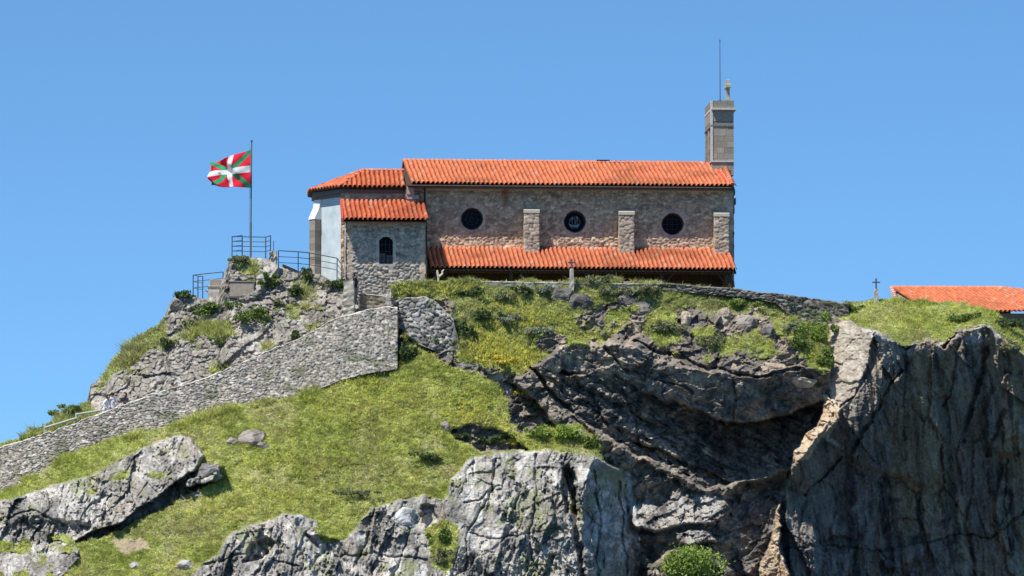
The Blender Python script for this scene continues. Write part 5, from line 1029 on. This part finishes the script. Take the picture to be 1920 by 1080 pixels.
S = [
 (468, 598, .9, .6, 'green', 'large leafy green shrub in the centre of the rocky mound'),
 (500, 535, .6, .55, 'green', 'leafy green shrub right of the brown plaque'),
 (556, 550, .5, .35, 'dark', 'dark green shrub under the left railing post on the mound'),
 (574, 524, .35, .45, 'dark', 'narrow dark shrub at the railing foot beside the apse'),
 (625, 537, .6, .35, 'dark', 'dark low shrub under the white apse wall'),
 (400, 578, .8, .35, 'green', 'wide low green shrub below the stone stack'),
 (385, 588, .45, .3, 'green', 'green cushion plant below the left mound railing'),
 (455, 489, .5, .2, 'olive', 'low tuft at the foot of the flagpole railing'),
 (520, 572, .3, .25, 'olive', 'round olive cushion plant in the pale rubble'),
 (553, 632, .22, .3, 'dark', 'small dark weed above the stair wall'),
 (310, 648, .5, .25, 'dark', 'low dark weed on the left flank of the mound'),
 (410, 645, .3, .22, 'green', 'small green weed midway down the mound'),
 (360, 610, .35, .25, 'olive', 'small olive weed on the upper left rubble'),
 (613, 653, .4, .3, 'olive', 'olive weed growing out of the stair wall face'),
 (655, 640, .35, .25, 'dark', 'small dark weed growing out of the stair wall near its high end'),
 (185, 818, .45, .55, 'dark', 'dark bush against the lower stair wall'),
 (203, 822, .35, .25, 'green', 'small green bush right of the dark bush by the lower wall'),
 (448, 750, .6, .35, 'grey', 'grey green spiky plant at the foot of the stair wall'),
 (545, 733, .9, .4, 'dark', 'tall dark grass clump at the foot of the stair wall'),
 (770, 668, .5, .7, 'dark', 'dark shrub in the gap between the two rubble walls'),
 (812, 640, .35, .3, 'green', 'green clump before the short retaining wall'),
 (880, 552, .6, .3, 'dark', 'dark shrub in the grass under the left porch end'),
 (905, 598, .7, .45, 'dark', 'round dark green shrub above the yellow flowers'),
 (875, 630, .5, .5, 'dark', 'dark shrub right of the short retaining wall'),
 (945, 602, .6, .35, 'grey', 'grey green cushion shrub right of the round dark shrub'),
 (1020, 548, .4, .25, 'grey', 'small silvery shrub left of the dark jutting rock'),
 (985, 546, .5, .25, 'dark', 'low dark green shrub under the middle of the porch'),
 (1015, 625, .7, .35, 'grey', 'grey shrub at the top of the brown ledge'),
 (950, 560, .6, .3, 'olive', 'olive shrub in the upper grass under the porch'),
 (1130, 530, .8, .30, 'olive', 'olive bush on the terrace edge right of the porch cross'),
 (1150, 550, .8, .35, 'olive', 'wide olive bush above the dark blocks'),
 (1205, 548, .9, .35, 'olive', 'broad olive bush at the left end of the dry stone parapet'),
 (1245, 620, .8, .5, 'olive', 'olive shrub clinging left of the thin tan rock'),
 (1330, 645, .7, .4, 'olive', 'olive shrub at the cliff brow under the tan boulder'),
 (1385, 572, .9, .3, 'green', 'green weeds along the middle of the dry stone parapet'),
 (1475, 578, .6, .35, 'dark', 'dark green shrub against the dry stone parapet'),
 (1530, 632, .9, .85, 'bright', 'lush bright green bush left of the pale cliff edge'),
 (1500, 650, .6, .6, 'green', 'green bush left of the lush bright bush'),
 (1550, 680, .5, .5, 'green', 'small green bush hanging below the lush bright bush'),
 (1485, 620, .35, .3, 'grey', 'pale grey green cushion beside the green bush'),
 (1590, 582, .5, .35, 'green', 'green shrub where the parapet meets the grassy crest'),
 (940, 680, .9, .3, 'yellow', 'band of yellow flowering shrub above the pinkish ledge'),
 (985, 738, .45, .35, 'yellow', 'small yellow flowering bush over the shaded crag'),
 (1010, 815, .5, .35, 'bright', 'bright green tuft at the left of the ledge below the crag'),
 (1065, 815, .9, .5, 'bright', 'large bright green clump on the ledge above the pale boulder'),
 (1110, 835, .5, .4, 'green', 'green clump at the right end of the ledge over the pale boulder'),
 (958, 832, .4, .25, 'yellow', 'small yellow bush at the right of the dark hollow'),
 (833, 1010, .45, .5, 'green', 'green plant in the cleft left of the big pale boulder'),
 (825, 1050, .4, .4, 'olive', 'olive plant low in the cleft left of the big pale boulder'),
 (1290, 1062, 1.25, .95, 'bright', 'large round bright green bush at the foot of the cliff'),
 (870, 822, .5, .3, 'dark', 'dark scrub at the left of the shaded hollow'),
 (925, 828, .6, .3, 'dark', 'dark scrub in the middle of the shaded hollow'),
 (1010, 765, .5, .35, 'dark', 'dark scrub on the shaded crag right of the small yellow bush'),
 (1208, 1056, .35, .28, 'grey', 'small pale plant left of the large round bush'),
 (800, 862, .7, .25, 'dark', 'dark low shrub in the grass left of the pale boulder'),
 (670, 925, .8, .18, 'olive', 'low olive scrub streak near the lower grass edge'),
 (1880, 610, .9, .35, 'dark', 'dark shrub on the right slope under the tiled house'),
 (1800, 600, .8, .3, 'green', 'green shrub on the grass before the tiled house'),
 (1895, 655, .6, .5, 'olive', 'olive shrub hanging at the far right of the cliff top'),
 (130, 775, .7, .4, 'green', 'green scrub on the slope above the wooden handrail'),
 (60, 830, .25, .2, 'green', 'tiny green tuft on the low left wall'),
 (345, 553, .7, .18, 'dark', 'dark weeds on the mound edge left of the iron railing'),
]
for i, (u_, v_, a_, b_, k_, l_) in enumerate(S): shrub(u_, v_, a_, b_, k_, l_, 900+i, fwd=.15, dome='round bright' in l_, upright=1.0 if 'grass clump' in l_ or 'spiky' in l_ else 0.0)

# ------------------------------------------------------------------ people
def person(base, H_, rz, label, shirt, trousers, armpose=0, lean=0.0, shoes='clothdark', hat=None, hairlen=0):
    """one continuous skinned body, then cut into cloth by height"""
    J_ = {}; E_ = []; R_ = {}
    def j(n, p, r): J_[n] = Vector(p)*H_; R_[n] = r*H_; return n
    f = lean
    j('pel', (0, 0, .52), .078); j('wst', (0, -.01-f*.1, .61), .070); j('chs', (0, -.01-f*.25, .72), .088); j('shl', (0, 0-f*.35, .80), .070); j('nck', (0, -.01-f*.4, .855), .030); j('hed', (0, -.015-f*.45, .915), .052); j('crn', (0, -.01-f*.45, .965), .045)
    E_ += [('pel', 'wst'), ('wst', 'chs'), ('chs', 'shl'), ('shl', 'nck'), ('nck', 'hed'), ('hed', 'crn')]
    for s, t in ((-1, 'l'), (1, 'r')):
        j('sh'+t, (s*.105, 0-f*.35, .805), .040); E_.append(('shl', 'sh'+t))
        if armpose == 1: el = (s*.15, -.10-f*.3, .68); wr = (s*.09, -.22-f*.3, .72)
        elif armpose == 2: el = (s*.18, .02-f*.3, .67); wr = (s*.12, -.10-f*.2, .57)
        else: el = (s*.14, .01-f*.3, .64); wr = (s*.15, -.03-f*.25, .50)
        j('el'+t, el, .027); j('wr'+t, wr, .018); E_ += [('sh'+t, 'el'+t), ('el'+t, 'wr'+t)]
        d = (Vector(wr)-Vector(el)).normalized(); side = Vector((1, 0, 0)) if abs(d.x) < .8 else Vector((0, 1, 0)); pm_ = Vector(wr)+d*.045; j('pa'+t, pm_, .017); E_.append(('wr'+t, 'pa'+t))
        for q, (o_, ln) in enumerate(((-.012, .036), (-.004, .042), (.004, .040), (.012, .032))):
            j(f'f{q}{t}', pm_+side*o_+d*ln*.55, .0055); j(f'g{q}{t}', pm_+side*o_*1.1+d*ln+Vector((0, -.008, -.004)), .0045); E_ += [('pa'+t, f'f{q}{t}'), (f'f{q}{t}', f'g{q}{t}')]
        j('th'+t, Vector(wr)+d*.03+Vector((-s*.022, -.012, 0)), .006); E_.append(('wr'+t, 'th'+t))
        j('hp'+t, (s*.052, 0, .49), .062); j('kn'+t, (s*.062, -.015, .275), .038); j('an'+t, (s*.066, .01, .04), .024); j('to'+t, (s*.075, -.085, .018), .020)
        E_ += [('pel', 'hp'+t), ('hp'+t, 'kn'+t), ('kn'+t, 'an'+t), ('an'+t, 'to'+t)]
    names = list(J_); me = bpy.data.meshes.new('body'); me.from_pydata([J_[n] for n in names], [(names.index(a), names.index(b_)) for a, b_ in E_], [])
    o = bpy.data.objects.new('body_tmp', me); COL.objects.link(o); sk = o.modifiers.new('skin', 'SKIN')
    for i, n in enumerate(names): me.skin_vertices[0].data[i].radius = (R_[n]*(1.15 if n in ('chs', 'shl', 'pel', 'wst') else 1), R_[n]*(.75 if n in ('chs', 'shl', 'pel', 'wst') else 1)); me.skin_vertices[0].data[i].use_root = (n == 'pel')
    o.modifiers.new('sub', 'SUBSURF').levels = 2; o.modifiers['sub'].render_levels = 2
    dg = bpy.context.evaluated_depsgraph_get(); m2 = bpy.data.meshes.new_from_object(o.evaluated_get(dg)); bpy.data.objects.remove(o)
    m2.materials.clear()
    for k in (shirt, trousers, 'skin', shoes): m2.materials.append(M[k])
    for p in m2.polygons:
        c = p.center/H_; arm = abs(c.x) > .115 or (abs(c.x) > .07 and c.y < -.08-f*.3)
        p.material_index = 2 if c.z > .845 else (2 if (arm and c.z < .70 and armpose != 2) or (arm and c.z < .56) else (0 if c.z > .53 else (1 if c.z > .05 else 3))); p.use_smooth = True
    r = empty('person', base, rz); b_o = bpy.data.objects.new('body', m2); COL.objects.link(b_o); b_o.parent = r
    # face features and hair
    hc = J_['hed']; bmh = bmesh.new(); bmesh.ops.create_uvsphere(bmh, u_segments=20, v_segments=14, radius=.064*H_)
    for v_ in list(bmh.verts):
        if v_.co.y < -.018*H_ and v_.co.z < .030*H_: v_.co.y = -.015*H_
        if v_.co.z < -.02*H_ and not hairlen: v_.co.z = -.02*H_
        if hairlen and v_.co.z < 0: v_.co.z *= 1.9
        v_.co *= 1+.05*math.sin(v_.co.x*300)*math.sin(v_.co.z*200)
    mh = bpy.data.meshes.new('hair'); bmh.to_mesh(mh); bmh.free(); mh.materials.append(M['hair'] if not hat else M[hat]); ho = bpy.data.objects.new('hair', mh); ho.location = hc+Vector((0, .012*H_, .022*H_)); COL.objects.link(ho); ho.parent = r
    b = MB(); y0 = hc.y-.052*H_
    b.tube((0, y0, hc.z), (0, y0-.014*H_, hc.z-.012*H_), .007*H_, 6, .009*H_); b.build('nose', 'skin', r)
    for s in (-1, 1):
        b = MB(); b.tube((s*.02*H_, y0+.004*H_, hc.z+.010*H_), (s*.02*H_, y0-.003*H_, hc.z+.010*H_), .006*H_, 8); b.build('eye', 'clothdark', r)
    b = MB(); b.box((-.014*H_, y0-.004*H_, hc.z-.028*H_), (.014*H_, y0+.004*H_, hc.z-.023*H_)); b.build('mouth', 'clothred', r)
    tag(r, label, 'person', 'visitors on the stair path'); return r
def stand(u, vhead, Y0, H_, *a, **k):
    """feet placed so that the crown of the head is at photo row vhead"""
    h = PV(u, vhead, Y0); return person(Vector((h.x, h.y, h.z-H_*1.01)), H_, *a, **k)
stand(666, 510, -4.75, 1.72, rad(70), 'person in dark top standing behind the rough stone pillar', 'clothdark', 'clothgrey', 0, 0, hairlen=1)
stand(196, 739, -8.6, 1.66, rad(60), 'person in a white shirt leaning at the end of the wooden handrail', 'shirtwhite', 'shirtwhite', 2, .3, hairlen=1)
stand(211, 735, -8.2, 1.70, rad(-150), 'person with a blue top and white sleeves beside the one all in white', 'shirtwhite', 'clothblue', 2, .0)
stand(237, 735, -8.3, 1.68, rad(-40), 'dark haired person in dark clothes on the lower stair path', 'clothdark', 'clothdark', 1, .1, hairlen=1)
stand(321, 716, -7.9, 1.60, rad(90), 'person in a faded red top half hidden behind the stair wall', 'clothred', 'clothdark', 0, .1)
